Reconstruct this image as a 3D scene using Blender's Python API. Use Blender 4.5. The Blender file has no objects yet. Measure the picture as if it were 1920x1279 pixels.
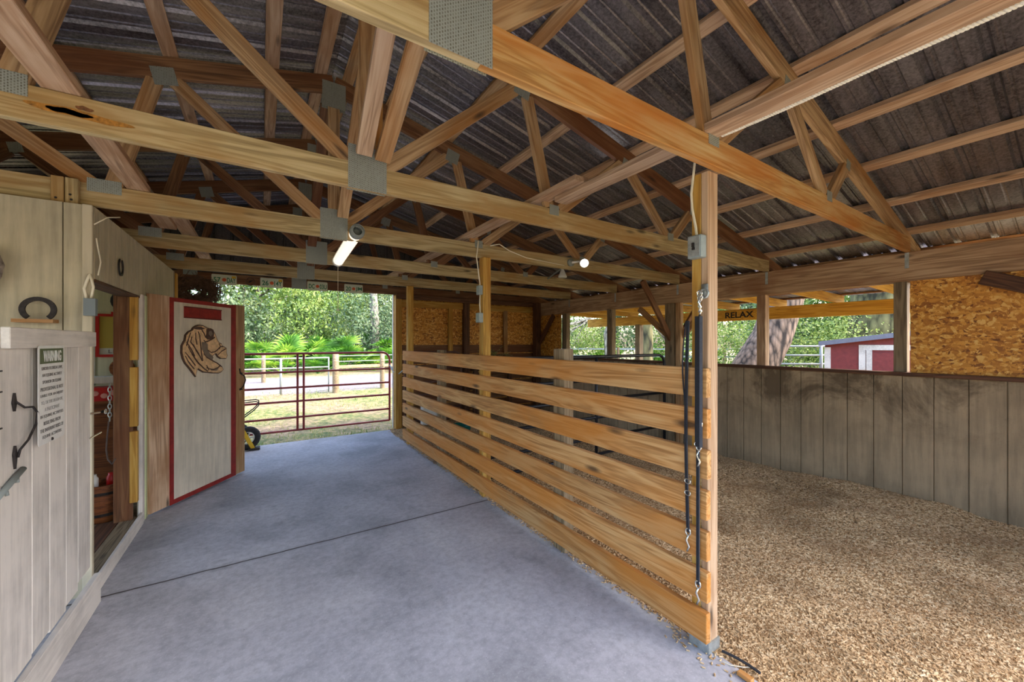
import bpy, bmesh, math, random
import numpy as np
from mathutils import Vector, Matrix
random.seed(7); rng = np.random.default_rng(7)
S = bpy.context.scene
COL = S.collection
PI = math.pi

# ---------------------------------------------------------------- camera, sky, sun, exposure
TH = math.radians(32.8); EYE = 1.57
cam = bpy.data.cameras.new('camera'); cam.sensor_width = 36; cam.lens = 36*729/1920
cam.shift_y = 2.5/1920; cam.clip_start = .05; cam.clip_end = 400
camo = bpy.data.objects.new('camera', cam); COL.objects.link(camo)
camo.location = (0, 0, EYE); camo.rotation_euler = (PI/2, 0, -TH)
S.camera = camo
S.view_settings.view_transform = 'Standard'; S.view_settings.look = 'None'
S.view_settings.exposure = 0.42; S.view_settings.gamma = 1.0; S.view_settings.use_curve_mapping = False
W = bpy.data.worlds.new('sky'); S.world = W; W.use_nodes = True
wn = W.node_tree.nodes; wl = W.node_tree.links; wn.clear()
sky = wn.new('ShaderNodeTexSky'); sky.sky_type = 'NISHITA'; sky.sun_disc = False
sky.sun_elevation = math.radians(50); sky.sun_rotation = math.radians(120); sky.air_density = 1.0; sky.dust_density = 4.5; sky.ozone_density = 1.6
bg = wn.new('ShaderNodeBackground'); bg.inputs['Strength'].default_value = 0.88
wo = wn.new('ShaderNodeOutputWorld'); wl.new(sky.outputs[0], bg.inputs[0]); wl.new(bg.outputs[0], wo.inputs[0])
sun = bpy.data.lights.new('sun', 'SUN'); sun.energy = 1.45; sun.angle = math.radians(1.5); sun.color = (1, .95, .86)
suno = bpy.data.objects.new('sun', sun); COL.objects.link(suno)
suno.rotation_euler = Vector((.50, -.28, .81)).to_track_quat('Z', 'Y').to_euler(); suno.location = (20, -10, 30)

# ---------------------------------------------------------------- materials
def lin(c):
    return tuple(((v/255)/12.92 if v/255 <= .04045 else ((v/255+.055)/1.055)**2.4) for v in c) + (1,)
class NT:
    def __init__(s, name):
        s.m = bpy.data.materials.new(name); s.m.use_nodes = True; s.t = s.m.node_tree; s.n = s.t.nodes
        s.b = s.n['Principled BSDF']; s.out = s.n['Material Output']
    def new(s, k, **kw):
        n = s.n.new(k)
        for a, v in kw.items(): setattr(n, a, v)
        return n
    def link(s, a, b): s.t.links.new(a, b)
    def ramp(s, fac, stops, interp='LINEAR'):
        r = s.new('ShaderNodeValToRGB'); r.color_ramp.interpolation = interp
        e = r.color_ramp.elements
        while len(e) < len(stops): e.new(.5)
        for i, (p, c) in enumerate(stops):
            e[i].position = p; e[i].color = c if len(c) == 4 and max(c) <= 1 else lin(c)
        s.link(fac, r.inputs[0]); return r.outputs[0]
    def mix(s, fac, a, b, mode='MIX'):
        m = s.new('ShaderNodeMix', data_type='RGBA', blend_type=mode)
        for sk, v in ((m.inputs[0], fac), (m.inputs[6], a), (m.inputs[7], b)):
            if hasattr(v, 'links'): s.link(v, sk)
            else: sk.default_value = v
        return m.outputs[2]
    def math(s, op, a, b=0.0, clamp=False):
        m = s.new('ShaderNodeMath', operation=op, use_clamp=clamp)
        for sk, v in ((m.inputs[0], a), (m.inputs[1], b)):
            if hasattr(v, 'links'): s.link(v, sk)
            else: sk.default_value = v
        return m.outputs[0]
    def coords(s, scale=(1, 1, 1), rnd=True, kind='Object'):
        tc = s.new('ShaderNodeTexCoord'); mp = s.new('ShaderNodeMapping'); mp.inputs['Scale'].default_value = scale
        s.link(tc.outputs[kind], mp.inputs['Vector'])
        if rnd:
            oi = s.new('ShaderNodeObjectInfo'); cm = s.new('ShaderNodeVectorMath', operation='SCALE')
            cb = s.new('ShaderNodeCombineXYZ')
            for i in range(3): s.link(oi.outputs['Random'], cb.inputs[i])
            s.link(cb.outputs[0], cm.inputs[0]); cm.inputs['Scale'].default_value = 37.0
            s.link(cm.outputs[0], mp.inputs['Location'])
        return mp.outputs[0]
    def noise(s, vec, scale, detail=4, rough=.55, dist=0.0):
        n = s.new('ShaderNodeTexNoise'); n.inputs['Scale'].default_value = scale; n.inputs['Detail'].default_value = detail
        n.inputs['Roughness'].default_value = rough; n.inputs['Distortion'].default_value = dist
        s.link(vec, n.inputs['Vector']); return n.outputs['Fac']
    def vor(s, vec, scale, out='Distance', feat='F1'):
        n = s.new('ShaderNodeTexVoronoi', feature=feat); n.inputs['Scale'].default_value = scale
        s.link(vec, n.inputs['Vector']); return n.outputs[out]
    def bump(s, h, strength=.3, dist=.01):
        b = s.new('ShaderNodeBump'); b.inputs['Strength'].default_value = strength; b.inputs['Distance'].default_value = dist
        s.link(h, b.inputs['Height']); s.link(b.outputs[0], s.b.inputs['Normal'])
    def set(s, col=None, rough=.7, metal=0.0):
        if col is not None:
            if hasattr(col, 'links'): s.link(col, s.b.inputs['Base Color'])
            else: s.b.inputs['Base Color'].default_value = col
        if hasattr(rough, 'links'): s.link(rough, s.b.inputs['Roughness'])
        else: s.b.inputs['Roughness'].default_value = rough
        s.b.inputs['Metallic'].default_value = metal
        return s.m

def tone(c, k=.10):
    g = .36*c[0]+.5*c[1]+.14*c[2]; return tuple(.93*(v*(1-k)+g*k*q) for v, q in zip(c, (1.02, 1.0, .96)))
def wood(name, dark, mid, light, stain=None, stain_amt=.0, knot=.055, rough=.72, grain=1.0):
    dark, mid, light = tone(dark), tone(mid), tone(light)
    n = NT(name)
    v = n.coords((1, 1, 1))
    # growth-ring grain: long along local X
    mp = n.new('ShaderNodeMapping'); mp.inputs['Scale'].default_value = (.55, 9*grain, 9*grain); n.link(v, mp.inputs['Vector'])
    g1 = n.noise(mp.outputs[0], 1.6, 3, .5, .9)
    w = n.new('ShaderNodeMath', operation='MULTIPLY'); n.link(g1, w.inputs[0]); w.inputs[1].default_value = 9
    fr = n.math('SINE', n.math('MULTIPLY', w.outputs[0], 3.2))
    rings = n.math('MULTIPLY_ADD', fr, .5); rings.node.inputs[2].default_value = .5
    mp2 = n.new('ShaderNodeMapping'); mp2.inputs['Scale'].default_value = (2.2, 75, 75); n.link(v, mp2.inputs['Vector'])
    g2 = n.noise(mp2.outputs[0], 1.0, 3, .6)
    f = n.math('ADD', n.math('MULTIPLY', rings, .33), n.math('MULTIPLY', g2, .62), True)
    col = n.ramp(f, [(.18, dark), (.48, mid), (.82, light)])
    # whole-board tone
    oi = n.new('ShaderNodeObjectInfo')
    hs = n.new('ShaderNodeHueSaturation')
    n.link(n.math('MULTIPLY_ADD', oi.outputs['Random'], .26), hs.inputs['Value']); hs.inputs['Value'].links[0].from_node.inputs[2].default_value = .87
    hs.inputs['Hue'].default_value = .5
    n.link(col, hs.inputs['Color']); col = hs.outputs[0]
    if stain is not None:
        mp3 = n.new('ShaderNodeMapping'); mp3.inputs['Scale'].default_value = (.9, 3.4, 3.4); n.link(v, mp3.inputs['Vector'])
        sf = n.noise(mp3.outputs[0], 1.0, 4, .6, .4)
        m_ = n.ramp(sf, [(.5-stain_amt*.3, (0, 0, 0, 1)), (.66-stain_amt*.1, (1, 1, 1, 1))])
        col = n.mix(m_, col, n.mix(.75, col, lin(stain), 'MIX'))
    # knots
    mp4 = n.new('ShaderNodeMapping'); mp4.inputs['Scale'].default_value = (2.0, 7.5, 7.5); n.link(v, mp4.inputs['Vector'])
    wob = n.noise(mp4.outputs[0], 3.0, 2)
    k = n.new('ShaderNodeTexVoronoi'); k.inputs['Scale'].default_value = .8; k.inputs['Randomness'].default_value = 1
    n.link(mp4.outputs[0], k.inputs['Vector'])
    kd = n.math('ADD', k.outputs['Distance'], n.math('MULTIPLY', wob, .06))
    km = n.ramp(kd, [(knot+.02, (1, 1, 1, 1)), (knot+.11, (0, 0, 0, 1))])
    col = n.mix(n.math('MULTIPLY', km, .85), col, lin(tuple(int(q*.42) for q in dark)))
    n.bump(n.math('ADD', g2, n.math('MULTIPLY', rings, .3)), .18, .004)
    return n.set(col, rough)
W_TAN = wood('truss_wood', (134, 98, 62), (186, 146, 100), (216, 180, 132), (158, 104, 44), .15)
W_PALE = wood('treated_chord_wood', (146, 122, 78), (190, 165, 112), (216, 194, 146), (158, 116, 58), .05)
W_ORANGE = wood('orange_stained_wood', (176, 118, 50), (222, 172, 96), (238, 206, 146), (186, 106, 14), .35)
W_BROWN = wood('brown_chord_wood', (92, 58, 34), (138, 94, 58), (168, 122, 80), (104, 56, 22), .35)
W_PINK = wood('pink_pine_wood', (160, 124, 94), (208, 170, 134), (230, 198, 164), (160, 116, 76), .1)
W_FENCE = wood('fence_board_wood', (166, 108, 48), (218, 158, 88), (238, 188, 122), (204, 126, 38), .35, .08)
W_HEAD = wood('header_beam_wood', (146, 110, 78), (200, 160, 118), (224, 190, 150), (130, 84, 50), .1)
W_POST = wood('yellow_post_wood', (166, 112, 32), (216, 162, 60), (232, 190, 96), (180, 120, 30), .3)
W_POSTP = wood('pale_post_wood', (176, 132, 92), (214, 172, 130), (230, 194, 156))
W_GRAY = wood('weathered_post_wood', (98, 80, 56), (142, 120, 88), (170, 148, 114))
W_YEL = wood('yellow_rafter_wood', (176, 118, 22), (218, 160, 40), (232, 182, 70))
W_DARK = wood('dark_brace_wood', (64, 36, 20), (100, 60, 34), (128, 82, 48))
W_CAB = wood('varnished_cabinet_wood', (88, 40, 12), (134, 68, 22), (160, 90, 34))

def plain(name, c, rough=.6, metal=0.0, var=.0, bump=0.0, sc=20):
    n = NT(name)
    if var:
        v = n.coords(); f = n.noise(v, sc, 5, .6)
        lo = tuple(max(0, q*(1-var)) for q in c); hi = tuple(min(255, q*(1+var)) for q in c)
        col = n.ramp(f, [(.3, lo), (.7, hi)])
        if bump: n.bump(f, bump, .004)
        return n.set(col, rough, metal)
    return n.set(lin(c), rough, metal)

def paint(name, c, grime=.25, stain=None):
    """brushed paint over rough plywood, worn and dirty; grain runs up (local Z)"""
    n = NT(name); v = n.coords((1, 1, 1), rnd=False)
    mp = n.new('ShaderNodeMapping'); mp.inputs['Scale'].default_value = (28, 28, 2.2); n.link(v, mp.inputs['Vector'])
    f = n.noise(mp.outputs[0], 1.0, 5, .65)
    big = n.noise(v, 1.7, 5, .6)
    lo = tuple(q*(1-grime) for q in c); hi = tuple(min(255, q*1.06) for q in c)
    col = n.ramp(n.math('ADD', n.math('MULTIPLY', f, .45), n.math('MULTIPLY', big, .55)), [(.34, lo), (.58, hi)])
    if stain is not None:
        sx = n.new('ShaderNodeSeparateXYZ'); n.link(v, sx.inputs[0])
        band = n.ramp(sx.outputs[2], [(.62, (0, 0, 0, 1)), (.95, (1, 1, 1, 1))])
        sm = n.noise(v, 1.6, 6, .7, .4)
        msk = n.math('MULTIPLY', band, n.ramp(sm, [(.46, (0, 0, 0, 1)), (.58, (1, 1, 1, 1))]))
        low = n.ramp(sx.outputs[2], [(.02, (1, 1, 1, 1)), (.22, (0, 0, 0, 1))]); msk = n.math('ADD', msk, n.math('MULTIPLY', low, n.ramp(sm, [(.4, (0, 0, 0, 1)), (.75, (1, 1, 1, 1))])), True)
        col = n.mix(n.math('MULTIPLY', msk, .78), col, lin(stain))
        sp = n.vor(v, 38); spm = n.ramp(sp, [(.07, (1, 1, 1, 1)), (.12, (0, 0, 0, 1))])
        col = n.mix(n.math('MULTIPLY', spm, .45), col, lin(tuple(q*.6 for q in c)))
    n.bump(f, .35, .004)
    return n.set(col, .75)
def paint_board(name, c, grime=.14):
    n = NT(name); v = n.coords((1, 1, 1))
    mp = n.new('ShaderNodeMapping'); mp.inputs['Scale'].default_value = (2.2, 34, 34); n.link(v, mp.inputs['Vector'])
    f = n.noise(mp.outputs[0], 1.0, 5, .65); big = n.noise(v, 2.4, 5, .6)
    lo = tuple(q*(1-grime) for q in c); hi = tuple(min(255, q*1.05) for q in c)
    col = n.ramp(n.math('ADD', n.math('MULTIPLY', f, .4), n.math('MULTIPLY', big, .6)), [(.36, lo), (.56, hi)])
    ch = n.ramp(n.noise(v, 7, 5, .75), [(.70, (0, 0, 0, 1)), (.76, (1, 1, 1, 1))])
    col = n.mix(n.math('MULTIPLY', ch, .5), col, lin(tuple(q*.62 for q in c)))
    n.bump(f, .35, .004)
    return n.set(col, .75)
P_BEIGE = paint('beige_wall_paint', (182, 170, 142), .14)
P_STALL = paint('stall_wall_paint', (172, 150, 118), .2, (84, 66, 44))
P_WHITE = paint('white_door_paint', (206, 196, 184), .14)
P_TRIM = paint('white_trim_paint', (218, 212, 202), .12)
P_GREENISH = paint_board('pale_green_paint', (200, 206, 160), .1)
P_BOARD = paint_board('white_board_paint', (216, 208, 198))
P_BEIGEB = paint_board('beige_board_paint', (186, 174, 148), .08)
P_PANEL = paint('door_panel_paint', (212, 202, 182), .12)
P_RED = plain('dark_red_paint', (140, 36, 30), .6, 0, .14, .1, 14)
P_INT = paint('tack_room_paint', (206, 202, 174), .08)
M_GATE = plain('maroon_tube_enamel', (150, 58, 60), .45, 0, .12)
M_BLACK = plain('black_tube_enamel', (34, 36, 42), .4)
M_BROWNTUBE = plain('brown_tube_enamel', (96, 66, 58), .45)
M_GALV = plain('galvanised_steel', (172, 178, 176), .45, .6, .12, 0, 30)
M_BOX = plain('grey_outlet_box', (146, 156, 154), .5, .25, .06)
M_IRON = plain('rusty_iron', (48, 42, 40), .65, .4, .3, .3, 60)
M_CHROME = plain('nickel_snap_metal', (216, 212, 200), .25, .9)
M_STRAP = plain('blue_black_strap', (38, 42, 52), .7, 0, .15, .2, 80)
M_CORD = plain('white_cable', (226, 216, 190), .6)
M_ROPE = plain('twisted_white_rope', (232, 226, 210), .8)
M_GREY = plain('grey_plastic', (130, 136, 132), .6)
M_RUBBER = plain('black_rubber', (44, 44, 46), .8, 0, .2)
M_YELLOW = plain('yellow_enamel', (236, 190, 40), .4)
M_MINT = plain('mint_plastic', (190, 216, 196), .5)
M_TEAL = plain('teal_plastic', (16, 110, 96), .5)
M_TWIG = plain('brown_twigs', (98, 74, 60), .9, 0, .3)
M_DRIFT = plain('grey_driftwood', (140, 130, 122), .9, 0, .35, .5, 25)
M_WHITE = plain('white_plastic', (226, 226, 222), .5)
M_SIGN = plain('sign_white_enamel', (222, 220, 216), .4, 0, .04)
M_SIGNGREEN = plain('sign_olive_enamel', (74, 84, 48), .5)
M_INK = plain('sign_ink', (118, 114, 110), .6)
M_INKF = plain('faded_sign_ink', (158, 154, 150), .6)
M_RED = plain('bright_red_enamel', (190, 24, 22), .4)
M_YELPIC = plain('mustard_picture', (196, 172, 80), .6)
M_PLATE = plain('licence_plate_white', (214, 220, 196), .4, .2)
M_PGREEN = plain('licence_plate_green', (40, 120, 78), .5)
M_PORANGE = plain('orange_emblem', (222, 96, 40), .5)
M_BARKP = None

def emis(name, c, st):
    n = NT(name); n.b.inputs['Emission Color'].default_value = lin(c); n.b.inputs['Emission Strength'].default_value = st
    return n.set(lin(c), .4)
E_TUBE = emis('lit_tube_diffuser', (255, 236, 214), 0.85)
E_LED = emis('lit_lamp_face', (255, 255, 255), 2.2)

def mk_concrete():
    n = NT('concrete'); v = n.coords(rnd=False)
    a = n.noise(v, 1.1, 6, .62, .3); b = n.noise(v, 22, 5, .7); c = n.noise(v, 3.6, 4, .6, .6)
    col = n.ramp(a, [(.36, (160, 160, 164)), (.5, (186, 185, 190)), (.66, (204, 203, 206))])
    st = n.ramp(c, [(.62, (0, 0, 0, 1)), (.8, (1, 1, 1, 1))])
    col = n.mix(n.math('MULTIPLY', st, .45), col, lin((108, 104, 102)))
    # grey wear patches near the left wall
    sx = n.new('ShaderNodeSeparateXYZ'); n.link(v, sx.inputs[0])
    edge = n.ramp(n.math('ADD', n.math('MULTIPLY', sx.outputs[0], .9), .9), [(.0, (1, 1, 1, 1)), (.55, (0, 0, 0, 1))])
    em = n.math('MULTIPLY', edge, n.ramp(n.noise(v, 2.2, 5, .65), [(.42, (0, 0, 0, 1)), (.62, (1, 1, 1, 1))]))
    col = n.mix(n.math('MULTIPLY', em, .5), col, lin((112, 108, 106)))
    col = n.mix(n.ramp(b, [(.35, (1, 1, 1, 1)), (.6, (0, 0, 0, 1))]), col, n.mix(.3, col, lin((96, 94, 98))))
    f2 = n.noise(v, 70, 4, .75); col = n.mix(n.ramp(f2, [(.56, (0, 0, 0, 1)), (.7, (1, 1, 1, 1))]), col, n.mix(.4, col, lin((226, 224, 226))))
    blot = n.ramp(n.noise(v, 2.0, 4, .5, .2), [(.64, (0, 0, 0, 1)), (.70, (1, 1, 1, 1))]); col = n.mix(n.math('MULTIPLY', blot, .35), col, lin((112, 110, 112)))
    sp = n.ramp(n.vor(v, 11), [(.03, (1, 1, 1, 1)), (.05, (0, 0, 0, 1))])
    col = n.mix(n.math('MULTIPLY', sp, .4), col, lin((90, 86, 84)))
    # saw-cut joint across the aisle at y = 3.39
    d = n.math('ABSOLUTE', n.math('ADD', n.math('ADD', sx.outputs[1], -3.395), n.math('MULTIPLY', n.noise(v, 6, 3), .02)))
    jm = n.ramp(d, [(.004, (1, 1, 1, 1)), (.010, (0, 0, 0, 1))])
    d2 = n.ramp(d, [(.0, (1, 1, 1, 1)), (.05, (0, 0, 0, 1))])
    col = n.mix(n.math('MULTIPLY', d2, .25), col, lin((110, 106, 106)))
    col = n.mix(jm, col, lin((72, 62, 58)))
    n.bump(n.math('ADD', b, n.math('MULTIPLY', jm, -2)), .25, .004)
    return n.set(col, .78)
M_CONC = mk_concrete()

def mk_metal(name, c1, c2):
    n = NT(name); v = n.coords((1, 1, 1), rnd=False)
    a = n.noise(v, 55, 4, .75); mp = n.new('ShaderNodeMapping'); mp.inputs['Scale'].default_value = (1.2, 10, 1); n.link(v, mp.inputs['Vector'])
    b = n.noise(mp.outputs[0], 1.0, 4, .6)
    col = n.ramp(n.math('ADD', n.math('MULTIPLY', a, .55), n.math('MULTIPLY', b, .45)), [(.36, c1), (.62, c2)])
    sp = n.ramp(n.vor(v, 5.5), [(.02, (1, 1, 1, 1)), (.035, (0, 0, 0, 1))])
    col = n.mix(sp, col, lin((190, 190, 190)))
    n.bump(a, .2, .003)
    return n.set(col, .36, .6)
M_ROOF = mk_metal('galvalume_roof_metal', (62, 60, 64), (150, 146, 152))
M_GABLE = mk_metal('grey_siding_metal', (76, 74, 76), (120, 118, 118))

def mk_osb():
    n = NT('oriented_strand_board'); v = n.coords(rnd=True)
    def chips(sc, seed):
        mp = n.new('ShaderNodeMapping'); mp.inputs['Scale'].default_value = sc; mp.inputs['Rotation'].default_value = (seed*.7, seed*1.3, seed)
        wv = n.new('ShaderNodeVectorMath', operation='ADD'); n.link(v, wv.inputs[0])
        nz = n.new('ShaderNodeTexNoise'); nz.inputs['Scale'].default_value = 5; n.link(v, nz.inputs['Vector'])
        sc2 = n.new('ShaderNodeVectorMath', operation='SCALE'); n.link(nz.outputs['Color'], sc2.inputs[0]); sc2.inputs['Scale'].default_value = .12
        n.link(sc2.outputs[0], wv.inputs[1]); n.link(wv.outputs[0], mp.inputs['Vector'])
        vo = n.new('ShaderNodeTexVoronoi'); vo.inputs['Scale'].default_value = 1; n.link(mp.outputs[0], vo.inputs['Vector'])
        s3 = n.new('ShaderNodeSeparateColor'); n.link(vo.outputs['Color'], s3.inputs[0]); return s3.outputs[0]
    a = chips((14, 40, 46), .5); b = chips((42, 16, 38), 1.9); c = n.noise(v, 24, 4, .7)
    m = n.ramp(c, [(.46, (0, 0, 0, 1)), (.54, (1, 1, 1, 1))])
    f = n.new('ShaderNodeMix'); f.data_type = 'FLOAT'; n.link(m, f.inputs[0]); n.link(a, f.inputs[2]); n.link(b, f.inputs[3])
    col = n.ramp(f.outputs[0], [(.02, (124, 70, 20)), (.22, (186, 118, 38)), (.7, (224, 158, 62)), (.98, (242, 198, 112))])
    n.bump(f.outputs[0], .3, .004)
    return n.set(col, .6)
M_OSB = mk_osb()

def mk_pellet(name, c):
    n = NT(name); oi = n.new('ShaderNodeObjectInfo')
    v = n.coords(rnd=False); big = n.noise(v, 1.3, 5, .6, .6)
    a = n.noise(v, 90, 3, .7)
    col = n.ramp(a, [(.3, tuple(q*.66 for q in c)), (.7, c)])
    col = n.mix(n.ramp(big, [(.42, (0, 0, 0, 1)), (.68, (1, 1, 1, 1))]), col, lin(tuple(q*.66 for q in c)))
    n.bump(a, .6, .006)
    return n.set(col, .85)
M_BED = mk_pellet('trodden_pellet_dust', (184, 148, 102))
def mk_pel():
    n = NT('wood_pellet'); tc = n.new('ShaderNodeTexCoord'); g = n.new('ShaderNodeNewGeometry'); 
    nz = n.new('ShaderNodeTexNoise'); nz.inputs['Scale'].default_value = 45; n.link(g.outputs['Position'], nz.inputs['Vector'])
    col = n.ramp(nz.outputs['Fac'], [(.32, (152, 114, 70)), (.5, (208, 172, 124)), (.68, (236, 208, 164))])
    b = n.new('ShaderNodeTexNoise'); b.inputs['Scale'].default_value = 1.5; b.inputs['Detail'].default_value = 5; n.link(g.outputs['Position'], b.inputs['Vector'])
    col = n.mix(n.math('MULTIPLY', n.ramp(b.outputs['Fac'], [(.46, (0, 0, 0, 1)), (.66, (1, 1, 1, 1))]), .55), col, lin((120, 88, 50)))
    return n.set(col, .8)
M_PEL = mk_pel()

def mk_ground():
    n = NT('sandy_grass_ground'); v = n.coords(rnd=False)
    a = n.noise(v, .55, 6, .65, .4); b = n.noise(v, 9, 5, .7)
    grass = n.ramp(b, [(.36, (50, 74, 30)), (.5, (98, 108, 54)), (.62, (146, 128, 88))])
    sand = n.ramp(b, [(.3, (94, 88, 90)), (.7, (132, 126, 130))])
    dirt = n.ramp(b, [(.36, (92, 78, 58)), (.62, (150, 130, 104))])
    sx = n.new('ShaderNodeSeparateXYZ'); n.link(v, sx.inputs[0])
    col = n.mix(n.ramp(a, [(.4, (0, 0, 0, 1)), (.58, (1, 1, 1, 1))]), grass, dirt)
    yy = n.math('ADD', sx.outputs[1], n.math('ADD', n.math('MULTIPLY', n.noise(v, .8, 3), 1.6), n.math('MULTIPLY', sx.outputs[0], .06)))
    r = n.ramp(n.math('DIVIDE', yy, 40), [(.365, (0, 0, 0, 1)), (.385, (1, 1, 1, 1)), (.52, (1, 1, 1, 1)), (.55, (0, 0, 0, 1))])
    xm = n.ramp(n.math('DIVIDE', sx.outputs[0], 20), [(.35, (1, 1, 1, 1)), (.5, (0, 0, 0, 1))])
    col = n.mix(n.math('MULTIPLY', r, xm), col, sand)
    n.bump(b, .5, .03)
    return n.set(col, .95)
M_GROUND = mk_ground()

def mk_leaf(name, c1, c2, c3):
    n = NT(name); g = n.new('ShaderNodeNewGeometry'); 
    nz = n.new('ShaderNodeTexNoise'); nz.inputs['Scale'].default_value = 1.1; nz.inputs['Detail'].default_value = 6; n.link(g.outputs['Position'], nz.inputs['Vector'])
    oi = n.new('ShaderNodeObjectInfo')
    f = n.math('ADD', nz.outputs['Fac'], n.math('MULTIPLY_ADD', oi.outputs['Random'], .14)); f.node.inputs[1].links[0].from_node.inputs[2].default_value = -.07
    col = n.ramp(f, [(.34, c1), (.52, c2), (.68, c3)])
    n.set(col, .6)
    tr = n.new('ShaderNodeBsdfTranslucent'); n.link(col, tr.inputs[0]); ms = n.new('ShaderNodeMixShader'); ms.inputs[0].default_value = .28
    n.link(n.b.outputs[0], ms.inputs[1]); n.link(tr.outputs[0], ms.inputs[2]); n.link(ms.outputs[0], n.out.inputs[0])
    return n.m
L_OAK = mk_leaf('oak_leaves', (52, 76, 50), (112, 138, 96), (182, 194, 146))  # dark stop paints extra shading contrast into the leaf colour
L_YEL = mk_leaf('yellow_green_leaves', (66, 98, 40), (132, 158, 72), (196, 206, 120))  # yellower green for whole trees and bushes
L_PALM = mk_leaf('palmetto_leaves', (36, 86, 22), (88, 146, 38), (170, 202, 76))  # light stop paints bright frond highlights into the colour
L_GRASS = mk_leaf('grass_blades', (100, 124, 62), (160, 170, 100), (220, 204, 150))
def mk_bark(name, c, s=9):
    n = NT(name); v = n.coords(rnd=True); mp = n.new('ShaderNodeMapping'); mp.inputs['Scale'].default_value = (1, 1, .35); n.link(v, mp.inputs['Vector'])
    d = n.vor(mp.outputs[0], s, 'Distance', 'F1'); nz = n.noise(mp.outputs[0], s*2, 5, .7)
    f = n.math('ADD', n.math('MULTIPLY', d, .8), n.math('MULTIPLY', nz, .4))
    col = n.ramp(f, [(.2, tuple(min(255, q*1.25) for q in c)), (.55, c), (.85, tuple(q*.4 for q in c))])
    n.bump(n.math('MULTIPLY', f, -1), .9, .05)
    return n.set(col, .9)
M_BARK = mk_bark('oak_bark', (134, 112, 94), 11)
M_BARK2 = mk_bark('grey_bark', (150, 146, 132), 8)
M_BARK3 = mk_bark('mossy_bark', (118, 112, 74), 5)

# ---------------------------------------------------------------- object helpers
def tag(o, label=None, cat=None, group=None, kind=None):
    if label: o['label'] = label
    if cat: o['category'] = cat
    if group: o['group'] = group
    if kind: o['kind'] = kind
    return o
def thing(name, label, cat, loc=(0, 0, 0), group=None, rz=0):
    o = bpy.data.objects.new(name, None); COL.objects.link(o); o.location = loc; o.rotation_euler = (0, 0, rz); o.empty_display_size = .1
    return tag(o, label, cat, group)
def world_of(o):
    m = o.matrix_basis.copy(); p = o.parent
    while p: m = p.matrix_basis @ m; p = p.parent
    return m
def put(name, me, mat, M, parent=None):
    o = bpy.data.objects.new(name, me); COL.objects.link(o)
    if mat is not None:
        for m in (mat if isinstance(mat, (list, tuple)) else [mat]): me.materials.append(m)
    if parent: o.parent = parent; M = world_of(parent).inverted() @ M
    o.matrix_basis = M
    return o
def frame(p0, p1, up=(0, 0, 1)):
    p0, p1 = Vector(p0), Vector(p1); x = (p1-p0); L = x.length; x.normalize()
    u = Vector(up); z = u - x*u.dot(x)
    if z.length < 1e-4: u = Vector((0, 1, 0)); z = u - x*u.dot(x)
    z.normalize(); y = z.cross(x)
    M = Matrix.Identity(4)
    for i in range(3): M[i][0], M[i][1], M[i][2], M[i][3] = x[i], y[i], z[i], p0[i]
    return M, L
def bevel_box(L, w, t, bev=.003):
    bm = bmesh.new(); bmesh.ops.create_cube(bm, size=1)
    bmesh.ops.scale(bm, vec=(L, t, w), verts=bm.verts); bmesh.ops.translate(bm, vec=(L/2, 0, 0), verts=bm.verts)
    if bev: bmesh.ops.bevel(bm, geom=bm.edges[:], offset=min(bev, t*.3, w*.3), segments=1, affect='EDGES')
    me = bpy.data.meshes.new('board'); bm.to_mesh(me); bm.free(); return me
def board(name, p0, p1, w, t, mat, parent=None, up=(0, 0, 1), label=None, cat=None, group=None, kind=None, bev=.003):
    """plank from p0 to p1 (centre line), w measured along up, t across"""
    M, L = frame(p0, p1, up)
    o = put(name, bevel_box(L, w, t, bev), mat, M, parent)
    return tag(o, label, cat, group, kind)

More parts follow.
